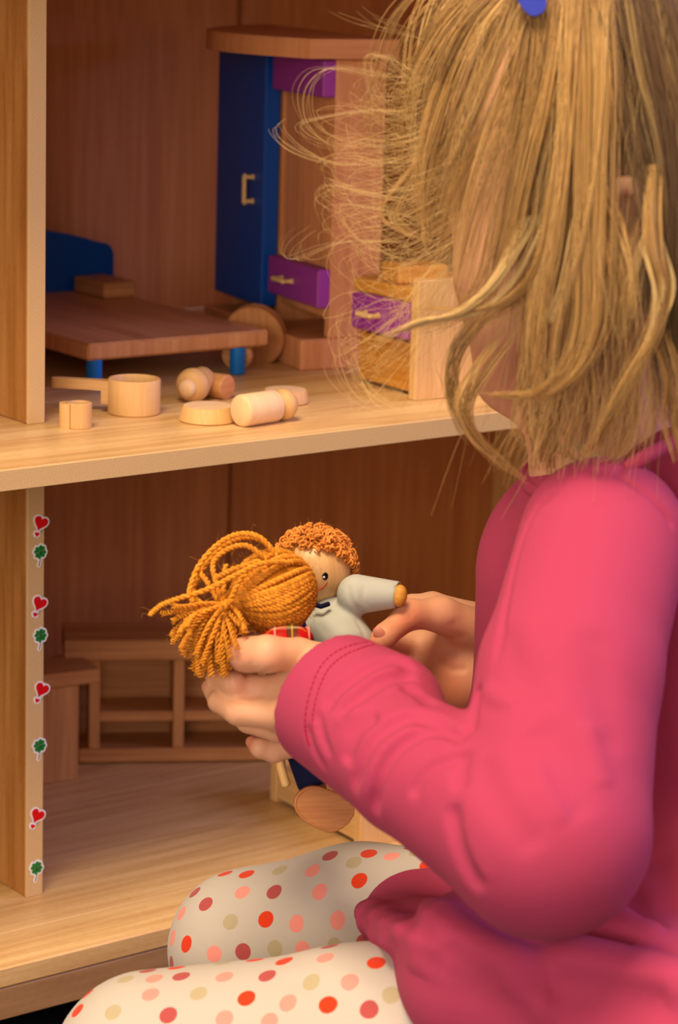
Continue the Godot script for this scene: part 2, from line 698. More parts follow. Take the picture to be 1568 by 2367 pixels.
func _room() -> void:
	struct("floor", cbox(Vector3(5.2, 0.1, 4.6), 0.002), M.rug, Vector3(-0.5, -0.05, 1.0))
	struct("ceiling", cbox(Vector3(5.2, 0.1, 4.6), 0.002), M.paint, Vector3(-0.5, 2.45, 1.0))
	_wall("wall_back", Vector3(-3.0, 0, -0.8), Vector3(2.0, 2.4, -0.7))
	# left wall with an opening z 0.7..2.3, y 0.1..1.6
	_wall("wall_left", Vector3(-3.1, 0, -0.7), Vector3(-3.0, 2.4, 0.7))
	_wall("wall_left_front", Vector3(-3.1, 0, 2.3), Vector3(-3.0, 2.4, 2.8))
	_wall("wall_left_below", Vector3(-3.1, 0, 0.7), Vector3(-3.0, 0.1, 2.3))
	_wall("wall_left_above", Vector3(-3.1, 1.6, 0.7), Vector3(-3.0, 2.4, 2.3))
	# front wall with a window opening x -2.8..-1.2, y 0.15..1.65; right wall with an opening z 0.7..1.9, y 0.7..2.0
	_wall("wall_front", Vector3(-3.0, 0, 2.8), Vector3(-2.8, 2.4, 2.9))
	_wall("wall_front_right", Vector3(-1.2, 0, 2.8), Vector3(2.0, 2.4, 2.9))
	_wall("wall_front_below", Vector3(-2.8, 0, 2.8), Vector3(-1.2, 0.15, 2.9))
	_wall("wall_front_above", Vector3(-2.8, 1.65, 2.8), Vector3(-1.2, 2.4, 2.9))
	_wall("wall_right", Vector3(2.0, 0, -0.7), Vector3(2.1, 2.4, 0.7))
	_wall("wall_right_front", Vector3(2.0, 0, 1.9), Vector3(2.1, 2.4, 2.8))
	_wall("wall_right_below", Vector3(2.0, 0, 0.7), Vector3(2.1, 0.7, 1.9))
	_wall("wall_right_above", Vector3(2.0, 2.0, 0.7), Vector3(2.1, 2.4, 1.9))
	var w := struct("window_1", _frame(1.6, 1.5, 0.06, 0.06), M.white, Vector3(-2.0, 0.9, 2.86))
	part(w, "pane", cbox(Vector3(1.48, 1.38, 0.006)), M.glass)
	var w3 := struct("window_3", _frame(1.6, 1.5, 0.06, 0.06), M.white, Vector3(-3.06, 0.85, 1.5))
	w3.rotation.y = PI / 2
	part(w3, "pane", cbox(Vector3(1.48, 1.38, 0.006)), M.glass)
	var w2 := struct("window_2", _frame(1.2, 1.3, 0.06, 0.06), M.white, Vector3(2.06, 1.35, 1.3))
	w2.rotation.y = PI / 2
	part(w2, "pane", cbox(Vector3(1.08, 1.18, 0.006)), M.glass)

func _frame(w: float, h: float, t: float, d: float) -> ArrayMesh:
	var b := MB.new()
	for q in [[0.0, h / 2 - t / 2, w, t], [0.0, t / 2 - h / 2, w, t], [w / 2 - t / 2, 0.0, t, h - 2 * t], [t / 2 - w / 2, 0.0, t, h - 2 * t]]:
		add_prism(b, PackedVector2Array([Vector2(q[0] - q[2] / 2, q[1] - q[3] / 2), Vector2(q[0] + q[2] / 2, q[1] - q[3] / 2), Vector2(q[0] + q[2] / 2, q[1] + q[3] / 2), Vector2(q[0] - q[2] / 2, q[1] + q[3] / 2)]), -d / 2, d / 2)
	return b.mesh()

# ------------------------------------------------------------------ dollhouse
func _hb(called: String, a: Vector3, b: Vector3, m: Material, under: Node3D, bev := 0.0008) -> MeshInstance3D:
	var origin := under.position if under is MeshInstance3D else Vector3.ZERO
	return part(under, called, cbox(b - a, bev), m, (a + b) * 0.5 - origin)

func _dollhouse() -> void:
	var o := thing("dollhouse", "large open two-storey wooden dollhouse with pale boards and a brown back wall", "dollhouse", Vector3(0, UP, 0))
	var xl := -0.30
	var xr := 0.545
	var h := 0.2471
	# base: floor board, pale front plank, apron, plinth
	_hb("floor_board", Vector3(xl, -0.010, BACK), Vector3(xr + 0.01, 0.0, 0.0345), M.board, o)
	_hb("front_plank", Vector3(xl, -0.010, 0.0348), Vector3(xr + 0.01, 0.0003, 0.0729), M.board, o)
	_hb("apron", Vector3(xl, -0.0268, 0.060), Vector3(xr + 0.01, -0.0102, 0.0725), M.apron, o)
	_hb("plinth", Vector3(xl + 0.03, -0.045, BACK + 0.01), Vector3(xr - 0.02, -0.0103, 0.02), M.back, o)
	# middle shelf and roof board with their raw front edges
	var s: MeshInstance3D = _hb("middle_shelf", Vector3(xl, h - 0.010, BACK), Vector3(xr + 0.01, h, 0.0856), M.board, o)
	_hb("front_edge", Vector3(xl, h - 0.0099, 0.0852), Vector3(xr + 0.01, h - 0.0001, 0.08665), M.edge, s, 0.0003)
	var r: MeshInstance3D = _hb("roof_board", Vector3(xl, 2 * h, BACK), Vector3(xr + 0.01, 2 * h + 0.01, 0.0856), M.board, o)
	_hb("front_edge", Vector3(xl, 2 * h + 0.0001, 0.0852), Vector3(xr + 0.01, 2 * h + 0.0099, 0.08665), M.edge, r, 0.0003)
	# uprights
	for y in [[0.0, h - 0.01], [h, 2 * h]]:
		var d: MeshInstance3D = _hb("divider_panel", Vector3(-0.0098, y[0], BACK), Vector3(0, y[1], -0.0013), M.panel, o)
		_hb("front_edge", Vector3(-0.0098, y[0], -0.0016), Vector3(0, y[1], 0.0), M.edge, d, 0.0004)
		var q: MeshInstance3D = _hb("side_panel", Vector3(xr, y[0], BACK), Vector3(xr + 0.01, y[1], -0.0013), M.pale_panel, o)
		_hb("front_edge", Vector3(xr, y[0], -0.0016), Vector3(xr + 0.01, y[1], 0.0), M.edge, q, 0.0004)
		_hb("side_panel", Vector3(xl, y[0], BACK), Vector3(xl + 0.01, y[1], 0.0), M.panel, o)
		# back wall of upright boards with a narrow cover strip between
		var x := xl + 0.01
		for e in [-0.145, 0.0, 0.145, 0.3145, 0.3255, 0.43, xr + 0.01]:
			var strip := absf(e - 0.3255) < 0.001
			_hb("cover_strip" if strip else "back_board", Vector3(x + 0.0002, y[0], BACK - 0.004), Vector3(e - 0.0002, y[1], BACK + (0.0035 if strip else 0.0)), M.back, o, 0.0004)
			x = e

func heart(s: float, tilt: float, at: Vector2) -> PackedVector2Array:
	var p := PackedVector2Array()
	for i in 40:
		var t := TAU * i / 40.0
		var q := Vector2(16 * pow(sin(t), 3), 13 * cos(t) - 5 * cos(2 * t) - 2 * cos(3 * t) - cos(4 * t)) / 16.0 * s
		p.append(q.rotated(tilt) + at)
	return p

func grow(p: PackedVector2Array, by: float) -> PackedVector2Array:
	var r := Geometry2D.offset_polygon(p, by, Geometry2D.JOIN_ROUND)
	return r[0]

func _stickers() -> void:
	var lab := ["topmost red heart sticker on the dollhouse post, just under the middle shelf", "second red heart sticker from the top of the post", "third red heart sticker from the top, overhanging the edge of the post", "lowest red heart sticker on the post, near its foot"]
	var labc := ["topmost green clover sticker, between the two highest hearts", "second green clover sticker from the top of the post", "third green clover sticker from the top of the post", "lowest green clover sticker, at the foot of the post"]
	var hy := [[92, 1212], [89, 1398], [94, 1597], [84, 1888]]
	var cy := [[89, 1282], [90, 1475], [88, 1730], [81, 2012]]
	for i in 4:
		var p := _on_post(hy[i][0], hy[i][1])
		var big := heart(0.0040, -0.42, Vector2(0.0004, 0.0008))
		var small := heart(0.00135, -0.3, Vector2(-0.0018, -0.0048))
		var o := thing("heart_sticker", lab[i], "sticker", p, Basis(Vector3.BACK, [0.0, -0.06, -0.08, -0.1][i]), "heart and clover stickers on the dollhouse post")
		var rim: PackedVector2Array = Geometry2D.merge_polygons(grow(big, 0.0008), grow(small, 0.0009))[0]
		part(o, "backing", prism(rim, 0.0, 0.0003), M.white)
		part(o, "large_heart", prism(big, 0.0003, 0.0005, true), M.red)
		part(o, "small_heart", prism(small, 0.0003, 0.0005, true), M.red)
	for i in 4:
		var p := _on_post(cy[i][0], cy[i][1])
		var o := thing("clover_sticker", labc[i], "sticker", p, Basis(Vector3.BACK, 0.06), "heart and clover stickers on the dollhouse post")
		var all := PackedVector2Array()
		var leaves := []
		for k in 4:
			var a := k * PI / 2 + PI / 4 + 0.25
			var c := Vector2(0.0008, 0.0013)
			var lf := heart(0.00175, a, Vector2.ZERO)
			for j in lf.size():
				lf[j] += c + Vector2(0, 0.0021).rotated(a)
			leaves.append(lf)
			var g := grow(lf, 0.0009)
			all = g if k == 0 else Geometry2D.merge_polygons(all, g)[0]
		var stem := PackedVector2Array([Vector2(0.0010, 0.0012), Vector2(0.0004, -0.0030), Vector2(-0.0006, -0.0058), Vector2(-0.0002, -0.0059), Vector2(0.0007, -0.0032), Vector2(0.0013, 0.0012)])
		all = Geometry2D.merge_polygons(all, grow(stem, 0.0008))[0]
		part(o, "backing", prism(all, 0.0, 0.0003), M.white)
		part(o, "stem", prism(stem, 0.0003, 0.00045), M.dark_green)
		for lf in leaves:
			part(o, "leaf", prism(lf, 0.0003, 0.0005, true), M.green)
		var vb := MB.new()
		for k in 2:
			var a := k * PI / 2 + 0.25
			var c := Vector2(0.0008, 0.0013)
			var d := Vector2(0, 0.0029).rotated(a)
			var n := Vector2(0.00014, 0).rotated(a)
			add_prism(vb, PackedVector2Array([c - d - n, c - d + n, c + d + n, c + d - n]), 0.0005, 0.0006)
		part(o, "veins", vb.mesh(), M.dark_green)

func _on_post(px: float, py: float) -> Vector3:
	var d := eye(px, py, 1.0) - CAM_AT
	return CAM_AT + d * ((0.0 - CAM_AT.z) / d.z)

# ------------------------------------------------------------------ upper storey
func _bar_handle(span: float, m: Material, under: Node3D, at: Vector3, upright: bool) -> void:
	# a little turned pull: a grip between two flared posts that stand on the front face (+z)
	var b := MB.new()
	var ax := Vector3.UP if upright else Vector3.RIGHT
	add_tube(b, PackedVector3Array([-ax * span * 0.62 + Vector3(0, 0, 0.0052), -ax * span * 0.45 + Vector3(0, 0, 0.0056), ax * span * 0.45 + Vector3(0, 0, 0.0056), ax * span * 0.62 + Vector3(0, 0, 0.0052)]), PackedFloat32Array([0.0010, 0.0013, 0.0013, 0.0010]), 12)
	for s in [-0.5, 0.5]:
		add_tube(b, PackedVector3Array([ax * span * s, ax * span * s + Vector3(0, 0, 0.0012), ax * span * s + Vector3(0, 0, 0.004), ax * span * s + Vector3(0, 0, 0.0062)]), PackedFloat32Array([0.0019, 0.0013, 0.0012, 0.0016]), 12)
	part(under, "handle", b.mesh(), m, at)

func _upper_furniture() -> void:
	# bed: foot end towards the viewer, blue headboard at the back
	var bed := thing("toy_bed", "wooden toy bed with a blue headboard and short blue legs on the middle shelf", "toy bed", Vector3(0.1263, SHELF, -0.0675), Basis(Vector3.UP, -0.02))
	var bp := PackedVector2Array()
	var top := wood(41, Color(0.86, 0.63, 0.42), Color(0.73, 0.48, 0.29), false, 7.0, 0.4)
	part(bed, "platform", cbox(Vector3(0.1165, 0.0092, 0.1765), 0.0013), top, Vector3(0, 0.0196, -0.0885))
	for q in [[-0.0515, -0.0052], [0.0400, -0.0042], [-0.0535, -0.160], [0.0360, -0.160]]:
		part(bed, "leg", lathe([0.0, 0.0, 0.0036, 0.0, 0.0043, 0.0006, 0.0043, 0.0152, 0.0, 0.0152], 28), M.bright_blue, Vector3(q[0], 0, q[1]))
	bp = PackedVector2Array([Vector2(-0.066, 0.005), Vector2(0.0655, 0.005)])
	for i in 9:
		var a := i * PI / 16.0
		bp.append(Vector2(0.0575 + 0.008 * cos(a), 0.041 + 0.008 * sin(a)))
	for i in 17:
		var t := 0.054 - 0.108 * i / 16.0
		bp.append(Vector2(t, 0.0590 - 3.2 * t * t))
	for i in 9:
		var a := PI / 2 + i * PI / 16.0
		bp.append(Vector2(-0.058 + 0.008 * cos(a), 0.041 + 0.008 * sin(a)))
	part(bed, "headboard", prism(bp, -0.004, 0.004, true), M.blue, Vector3(0, 0.003, -0.181))
	part(bed, "pillow_block", cbox(Vector3(0.022, 0.0095, 0.036), 0.0012), M.beech_flat, Vector3(0.046, 0.029, -0.155))

	# round pedestal table lying on its side behind the bed
	var axis := (eye(541, 829, 1.440) - eye(590, 775, 1.477)).normalized()
	var up := Vector3.UP - axis * axis.y
	var zz := axis.cross(up.normalized()).normalized()
	var bb := Basis(zz.cross(axis).normalized() * -1.0, axis, zz)
	if bb.determinant() < 0.0:
		bb.x = -bb.x
	var tb := thing("toy_table", "round wooden toy pedestal table lying tipped over behind the bed", "toy table", Vector3.ZERO, bb)
	tb.position = eye(590, 775, 1.472)
	part(tb, "table_top", lathe([0.0, -0.0045, 0.0168, -0.0045, 0.0178, -0.0035, 0.0178, 0.0035, 0.0168, 0.0045, 0.0, 0.0045], 64), M.beech_flat)
	part(tb, "pedestal", lathe([0.0045, 0.0045, 0.0038, 0.012, 0.0038, 0.024, 0.005, 0.032], 32), M.beech_flat)
	part(tb, "foot", lathe([0.0, 0.031, 0.0078, 0.031, 0.0085, 0.032, 0.0085, 0.037, 0.0078, 0.038, 0.0, 0.038], 48), M.beech)

	# tall cabinet: its front faces left, its narrow side faces the viewer
	var a := deg_to_rad(12.0)
	var w := thing("toy_wardrobe", "tall wooden toy wardrobe with a blue door and two purple drawers", "toy wardrobe", Vector3(0.2035, SHELF, -0.062), Basis(Vector3.UP, -(PI / 2 + a)))
	# local: +z out of the front, +x towards the viewer, x = 0 at the near corner
	var W := 0.142
	var F := -0.017                      # the body stands back from the plinth's front
	part(w, "plinth", cbox(Vector3(W, 0.0175, 0.048), 0.001), M.pinkwood, Vector3(-W / 2, 0.00875, -0.024))
	part(w, "side_panel", cbox(Vector3(0.007, 0.155, 0.031), 0.0008), M.pinkwood, Vector3(-0.0035, 0.0950, F - 0.0155))
	part(w, "side_panel", cbox(Vector3(0.007, 0.155, 0.031), 0.0008), M.pinkwood, Vector3(-W + 0.0035, 0.0950, F - 0.0155))
	part(w, "back_panel", cbox(Vector3(W - 0.014, 0.155, 0.003), 0.0004), M.pinkwood, Vector3(-W / 2, 0.0950, F - 0.0295))
	part(w, "middle_panel", cbox(Vector3(0.006, 0.155, 0.028), 0.0004), M.pinkwood, Vector3(-0.073, 0.0950, F - 0.0145))
	part(w, "inner_front", cbox(Vector3(0.0625, 0.101, 0.004), 0.0004), M.pinkwood, Vector3(-0.0385, 0.1045, F - 0.004))
	part(w, "rail", cbox(Vector3(0.0625, 0.006, 0.026), 0.0004), M.pinkwood, Vector3(-0.0385, 0.0315, F - 0.014))
	var d := part(w, "door", cbox(Vector3(0.070, 0.146, 0.010), 0.0009), M.blue, Vector3(-0.107, 0.0985, F + 0.0052))
	_bar_handle(0.0140, M.cream, d, Vector3(0.020, -0.006, 0.005), true)
	for q in [[0.1615, 0.0205], [0.0455, 0.0215]]:
		var dr := part(w, "drawer", cbox(Vector3(0.0685, q[1], 0.022), 0.0009), M.purple, Vector3(-0.0350, q[0], F - 0.0035))
		if q[1] > 0.021:
			_bar_handle(0.0135, M.cream, dr, Vector3(-0.007, 0.0, 0.011), false)
	var tp := PackedVector2Array()
	for i in 25:
		var t := i / 24.0
		tp.append(Vector2(0.006 - (W + 0.034) * t, 0.002 - 0.030 * sin(PI * t) - 0.004 * (1.0 - t) + 0.042 * t * t * t))
	tp.append(Vector2(-W - 0.027, 0.052))
	tp.append(Vector2(0.006, 0.052))
	part(w, "top_board", prism(tp, -0.0053, 0.0053), M.pinkwood, Vector3(0, 0.1780, 0), Basis(Vector3.RIGHT, -PI / 2) * Basis.from_scale(Vector3(1, 1, 1)))

	# low cabinet further right, behind the child's hair
	var c := thing("toy_cabinet", "low wooden toy cabinet with one purple drawer, half hidden behind the hair", "toy cabinet", Vector3(0.2011, SHELF, 0.0420), Basis(Vector3.UP, -(PI / 2 + deg_to_rad(3.0))))
	part(c, "side_panel", cbox(Vector3(0.006, 0.064, 0.046), 0.0007), M.maple, Vector3(-0.003, 0.032, -0.023))
	part(c, "side_panel", cbox(Vector3(0.006, 0.058, 0.034), 0.0007), M.ochre, Vector3(-0.066, 0.029, -0.029))
	part(c, "back_panel", cbox(Vector3(0.057, 0.062, 0.004), 0.0004), M.ochre, Vector3(-0.0345, 0.032, -0.042))
	part(c, "lower_front", cbox(Vector3(0.057, 0.026, 0.004), 0.0004), M.ochre, Vector3(-0.0345, 0.015, -0.010))
	part(c, "top_board", cbox(Vector3(0.057, 0.007, 0.040), 0.0006), M.ochre, Vector3(-0.0345, 0.0545, -0.0225))
	var d2 := part(c, "drawer", cbox(Vector3(0.052, 0.0195, 0.034), 0.0012), M.purple, Vector3(-0.033, 0.0410, -0.0155))
	_bar_handle(0.0115, M.cream, d2, Vector3(-0.006, 0.0, 0.017), false)
	var k := thing("toy_block", "ochre wooden toy block lying on the low cabinet above its purple drawer", "toy block", c.transform * Vector3(-0.034, 0.0581, -0.022), Basis(Vector3.UP, -0.20))
	part(k, "block", cbox(Vector3(0.030, 0.0100, 0.022), 0.0012), M.ochre, Vector3(0, 0.005, 0))
	# a second blue front shows as a sliver behind the hair
	var bl := thing("toy_cupboard", "blue-fronted toy cupboard at the right end of the upper room, glimpsed through hair", "toy cupboard", Vector3(0.400, SHELF, -0.12), Basis(Vector3.UP, -(PI / 2)))
	part(bl, "body", cbox(Vector3(0.10, 0.075, 0.04), 0.001), M.pinkwood, Vector3(0, 0.0375, -0.023))
	var bd := part(bl, "door", cbox(Vector3(0.092, 0.068, 0.005), 0.0008), M.blue, Vector3(0, 0.0375, -0.0005))
	_bar_handle(0.012, M.cream, bd, Vector3(0.03, 0, 0.0025), true)

# ------------------------------------------------------------------ small things along the shelf edge
func _on_shelf(px: float, py: float) -> Vector3:
	var d := eye(px, py, 1.0) - CAM_AT
	return CAM_AT + d * ((SHELF - CAM_AT.y) / d.y)

func _shelf_toys() -> void:
	# pan
	var p0: Vector3 = _on_shelf(310, 955)
	var pan := thing("toy_saucepan", "pale wooden toy saucepan with a long flat handle", "toy pan", Vector3(p0.x, SHELF, p0.z), Basis(Vector3.UP, 0.0))
	part(pan, "pot", lathe([0.0, 0.0, 0.0125, 0.0, 0.0133, 0.0008, 0.0133, 0.0172, 0.0128, 0.0180, 0.0118, 0.0180, 0.0114, 0.0174, 0.0112, 0.004, 0.0, 0.0035], 64), M.maple)
	var hd: Vector3 = _on_shelf(135, 945)
	hd = (hd - p0)
	hd.y = 0
	hd = hd.normalized()
	var hpoly := PackedVector2Array([Vector2(0.0105, -0.0048), Vector2(0.0165, -0.0034), Vector2(0.024, -0.0027), Vector2(0.040, -0.0028), Vector2(0.0425, -0.0016), Vector2(0.043, 0.0), Vector2(0.0425, 0.0016), Vector2(0.040, 0.0028), Vector2(0.024, 0.0027), Vector2(0.0165, 0.0034), Vector2(0.0105, 0.0048)])
	var hb := Basis(hd, hd.cross(Vector3.UP).normalized() * -1.0, Vector3.UP)
	if hb.determinant() < 0:
		hb.y = -hb.y
	part(pan, "handle", prism(hpoly, 0.0112, 0.0162, true), M.maple_flat, Vector3.ZERO, hb)
	part(pan, "handle_neck", prism(PackedVector2Array([Vector2(0.0105, -0.0046), Vector2(0.0165, -0.0033), Vector2(0.0175, 0.0), Vector2(0.0165, 0.0033), Vector2(0.0105, 0.0046)]), 0.0045, 0.0113, true), M.maple_flat, Vector3.ZERO, hb)
	# mug
	var m0: Vector3 = _on_shelf(183, 988)
	var mug := thing("toy_mug", "tiny pale wooden toy mug beside the saucepan", "toy mug", Vector3(m0.x, SHELF, m0.z))
	part(mug, "cup", lathe([0.0, 0.0, 0.0058, 0.0, 0.0062, 0.0004, 0.0062, 0.0122, 0.0058, 0.0126, 0.0049, 0.0126, 0.0046, 0.0120, 0.0046, 0.004, 0.0, 0.0035], 40), M.maple)
	var ear := PackedVector2Array()
	for i in 25:
		var t := PI * 0.5 + PI * i / 24.0
		ear.append(Vector2(-0.0052, 0) + Vector2(cos(t), sin(t)) * 0.0046)
	for i in 25:
		var t := PI * 1.5 - PI * i / 24.0
		ear.append(Vector2(-0.0045, 0) + Vector2(cos(t), sin(t)) * 0.0022)
	part(mug, "handle", prism(ear, 0.0, 0.0124, true), M.maple, Vector3.ZERO, Basis(Vector3.UP, -0.45) * Basis(Vector3.RIGHT, -PI / 2))
	# two cut discs
	for q in [[480, 972, 0.0122, 0.0145, 0.0078, "round pale wooden slice with a sloping rim, in front of the turned knob"], [660, 930, 0.0108, 0.0122, 0.0070, "round pale wooden slice behind the lying peg figure"]]:
		var dp: Vector3 = _on_shelf(q[0], q[1])
		var ds := thing("wooden_slice", q[5], "wooden disc", Vector3(dp.x, SHELF, dp.z))
		part(ds, "rim", lathe([0.0, 0.0, q[3] - 0.0008, 0.0, q[3], 0.0006, q[2] + 0.0004, q[4] - 0.0005, q[2], q[4] - 0.0001, q[2] - 0.0002, q[4]], 56), M.maple)
		part(ds, "cut_face", lathe([q[2] - 0.0002, q[4], 0.0, q[4] + 0.0001], 56), M.raw)
	# turned knob lying on its side, nose towards the viewer-left
	var kp: Vector3 = _on_shelf(447, 934)
	var ax := Vector3(-0.72, 0.0, 0.42)
	ax = (ax.normalized() + Vector3(0, -0.10, 0)).normalized()
	var kz := ax.cross(Vector3.UP).normalized()
	var kn := thing("turned_knob", "turned wooden toy lid knob with a nub, lying on its side", "wooden knob", Vector3(kp.x + 0.004, SHELF + 0.0088, kp.z - 0.006), Basis(kz.cross(ax), ax, kz) if Basis(kz.cross(ax), ax, kz).determinant() > 0 else Basis(ax.cross(kz), ax, kz))
	part(kn, "body", lathe([0.0, -0.013, 0.0062, -0.013, 0.0068, -0.012, 0.0070, -0.006, 0.0074, -0.0045, 0.0079, -0.004, 0.0079, -0.0028, 0.0086, -0.0022, 0.0090, 0.0, 0.0088, 0.0025, 0.0078, 0.0048, 0.0062, 0.0062, 0.0046, 0.0066], 56), M.maple_flat)
	part(kn, "nub", lathe([0.0047, 0.0064, 0.0048, 0.0076, 0.0045, 0.0090, 0.0036, 0.0102, 0.0020, 0.0109, 0.0, 0.0111], 40), M.raw)
	# short peg lying down, end towards the viewer-right
	var sp: Vector3 = _on_shelf(522, 925)
	var sx := Vector3(0.30, 0, 0.95).normalized()
	var sz := sx.cross(Vector3.UP).normalized()
	var so := thing("short_peg", "short wooden dowel peg lying between the knob and the slices", "wooden peg", Vector3(sp.x - 0.001, SHELF + 0.0065, sp.z - 0.010), Basis(sx.cross(sz) * 1.0, sx, sz) if Basis(sx.cross(sz), sx, sz).determinant() > 0 else Basis(sz.cross(sx), sx, sz))
	part(so, "dowel", lathe([0.0, -0.0095, 0.0060, -0.0095, 0.0066, -0.009, 0.0066, 0.009, 0.0060, 0.0095], 40), M.beech)
	part(so, "end_grain", lathe([0.0060, 0.0095, 0.0, 0.0096], 40), M.pinkwood)
	# peg figure
	var gp: Vector3 = _on_shelf(612, 983)
	var gx := (_on_shelf(672, 968) - _on_shelf(575, 985))
	gx.y = 0
	gx = (gx.normalized() + Vector3(0.0, 0, 0.06)).normalized()
	var gz := gx.cross(Vector3.UP).normalized()
	var gb := Basis(gx.cross(gz), gx, gz)
	if gb.determinant() < 0:
		gb.x = -gb.x
	var pf := thing("peg_figure", "raw wooden peg figure with a round head lying at the shelf edge", "peg doll", Vector3(gp.x, SHELF + 0.0081, gp.z - 0.004), gb)
	part(pf, "body", lathe([0.0, -0.0140, 0.0066, -0.0140, 0.0077, -0.0132, 0.0081, -0.0122, 0.0081, 0.0085, 0.0077, 0.0096, 0.0062, 0.0103, 0.0050, 0.0105], 56), M.raw)
	part(pf, "head", lathe([0.0048, 0.0104, 0.0060, 0.0114, 0.0075, 0.0136, 0.0079, 0.0160, 0.0074, 0.0186, 0.0058, 0.0206, 0.0034, 0.0218, 0.0, 0.0222], 48), M.maple_flat)

# ------------------------------------------------------------------ lower storey
func _lower_furniture() -> void:
	# shelf unit turned to the viewer at the back of the lower room
	var a0 := hp(0.1259, 0, -0.1684)
	var dir := Vector3(0.2200 - 0.1259, 0, -0.1145 + 0.1684).normalized()
	var yaw := -atan2(dir.z, dir.x)
	var u := thing("toy_shelf_unit", "open wooden toy shelf unit with compartments on the lower floor", "toy shelf", a0 - Vector3(0, 0.0, 0), Basis(Vector3.UP, yaw))
	var L := 0.150
	var D := 0.034
	part(u, "base_board", cbox(Vector3(L, 0.0085, D), 0.0008), M.beech_flat, Vector3(L / 2, 0.0052, -D / 2))
	part(u, "top_board", cbox(Vector3(L + 0.014, 0.0125, D + 0.008), 0.0010), M.beech_flat, Vector3(L / 2 - 0.002, 0.0712, -D / 2))
	for x in [0.0095, 0.0595, 0.1095, 0.146]:
		part(u, "upright", cbox(Vector3(0.0065, 0.0555, D - 0.002), 0.0006), M.beech, Vector3(x, 0.0372, -D / 2))
	for x in [0.0345, 0.0845, 0.1278]:
		part(u, "shelf_board", cbox(Vector3(0.0435 if x < 0.1 else 0.030, 0.0062, D - 0.003), 0.0006), M.beech_flat, Vector3(x, 0.0290, -D / 2))
	part(u, "back_panel", cbox(Vector3(L - 0.004, 0.0555, 0.003), 0.0004), M.beech_flat, Vector3(L / 2, 0.0372, -D + 0.001))
	# plain box cabinet in front of its left end
	var c := thing("toy_box_cabinet", "plain wooden toy cupboard with an overhanging top, left of the shelf unit", "toy cupboard", hp(0.1115, 0, -0.1447), Basis(Vector3.UP, -0.16))
	part(c, "body", cbox(Vector3(0.060, 0.0585, 0.026), 0.0008), M.beech, Vector3(-0.030, 0.02925, -0.013))
	part(c, "top_board", cbox(Vector3(0.078, 0.0088, 0.034), 0.0008), M.beech_flat, Vector3(-0.027, 0.0629, -0.014))
	# little bench at the right, partly behind the dolls
	var b0 := hp(0.1893, 0, -0.0530)
	var b1 := hp(0.1830, 0, 0.0345)
	var bd := (b1 - b0).normalized()
	var b := thing("toy_bench", "small pale wooden toy bench behind the doll's foot", "toy bench", b0, Basis(bd, Vector3.UP, bd.cross(Vector3.UP)))
	part(b, "end_board", cbox(Vector3(0.0065, 0.026, 0.030), 0.0007), M.maple, Vector3(0.0, 0.013, -0.011))
	part(b, "end_board", cbox(Vector3(0.0065, 0.028, 0.030), 0.0007), M.maple, Vector3(0.0865, 0.014, -0.011))
	part(b, "side_rail", cbox(Vector3(0.080, 0.0145, 0.0045), 0.0006), M.maple_flat, Vector3(0.0433, 0.0100, 0.0008))
	part(b, "side_rail", cbox(Vector3(0.080, 0.0145, 0.0045), 0.0006), M.maple_flat, Vector3(0.0433, 0.0100, -0.0220))
	part(b, "seat", cbox(Vector3(0.080, 0.0045, 0.028), 0.0006), M.maple_flat, Vector3(0.0433, 0.0196, -0.011))

func _plaid() -> StandardMaterial3D:
	var im := Image.create(64, 64, false, Image.FORMAT_RGB8)
	var red := Color(0.78, 0.06, 0.07)
	var gre := Color(0.05, 0.25, 0.13)
	for y in 64:
		for x in 64:
			var bx := 1.0 if x < 22 else 0.0
			var by := 1.0 if y < 22 else 0.0
			var c := red.lerp(gre, (bx + by) * 0.5)
			if (x >= 9 and x < 12) or (y >= 9 and y < 12):
				c = c.lerp(Color(0.85, 0.72, 0.2), 0.75)
			if (x >= 40 and x < 44) or (y >= 40 and y < 44):
				c = c.lerp(Color(0.9, 0.88, 0.8), 0.6)
			im.set_pixel(x, y, c)
	var m := mat(Color.WHITE, 0.85, 0.2)
	m.albedo_texture = ImageTexture.create_from_image(im)
	m.uv1_triplanar = true
	m.uv1_scale = Vector3.ONE * 72.0
	return m

# ------------------------------------------------------------------ dolls
func cdir(x: float, y: float, z: float) -> Vector3:       # a direction given as right, up, towards the viewer
	return (CAM_RIGHT * x + CAM_UP * y - CAM_FWD * z).normalized()

func on_ball(c: Vector3, r: float, px: float, py: float) -> Vector3:
	var d := (eye(px, py, 1.0) - CAM_AT).normalized()
	var oc := CAM_AT - c
	var bq := oc.dot(d)
	var disc := maxf(bq * bq - oc.length_squared() + r * r, 0.0)
	return CAM_AT + d * (-bq - sqrt(disc))

# a length of two-ply yarn
func yarn(b: MB, p: PackedVector3Array, r: float, col: Color, segs := 0, fray := 0.0) -> void:
	var total := 0.0
	for i in p.size() - 1:
		total += p[i].distance_to(p[i + 1])
	var cnt := segs if segs else int(clampf(total / 0.0009, 8, 70))
	var q := spline(p, cnt)
	for ply in 2:
		var o := PackedVector3Array()
		var rr := PackedFloat32Array()
		var u := Vector3.UP.cross(q[1] - q[0]).normalized()
		for i in cnt:
			var t := (q[mini(i + 1, cnt - 1)] - q[maxi(i - 1, 0)]).normalized()
			u = (u - t * u.dot(t)).normalized()
			var w := t.cross(u)
			var a := ply * PI + total * i / (cnt - 1) / 0.0042 * TAU
			var f := float(i) / (cnt - 1)
			var open := 1.0 + fray * f * f
			o.append(q[i] + (u * cos(a) + w * sin(a)) * r * 0.48 * open)
			rr.append(r * 0.62 * (1.0 - 0.35 * fray * f))
		add_tube(b, o, rr, 6, col.lerp(col * 0.82, ply))

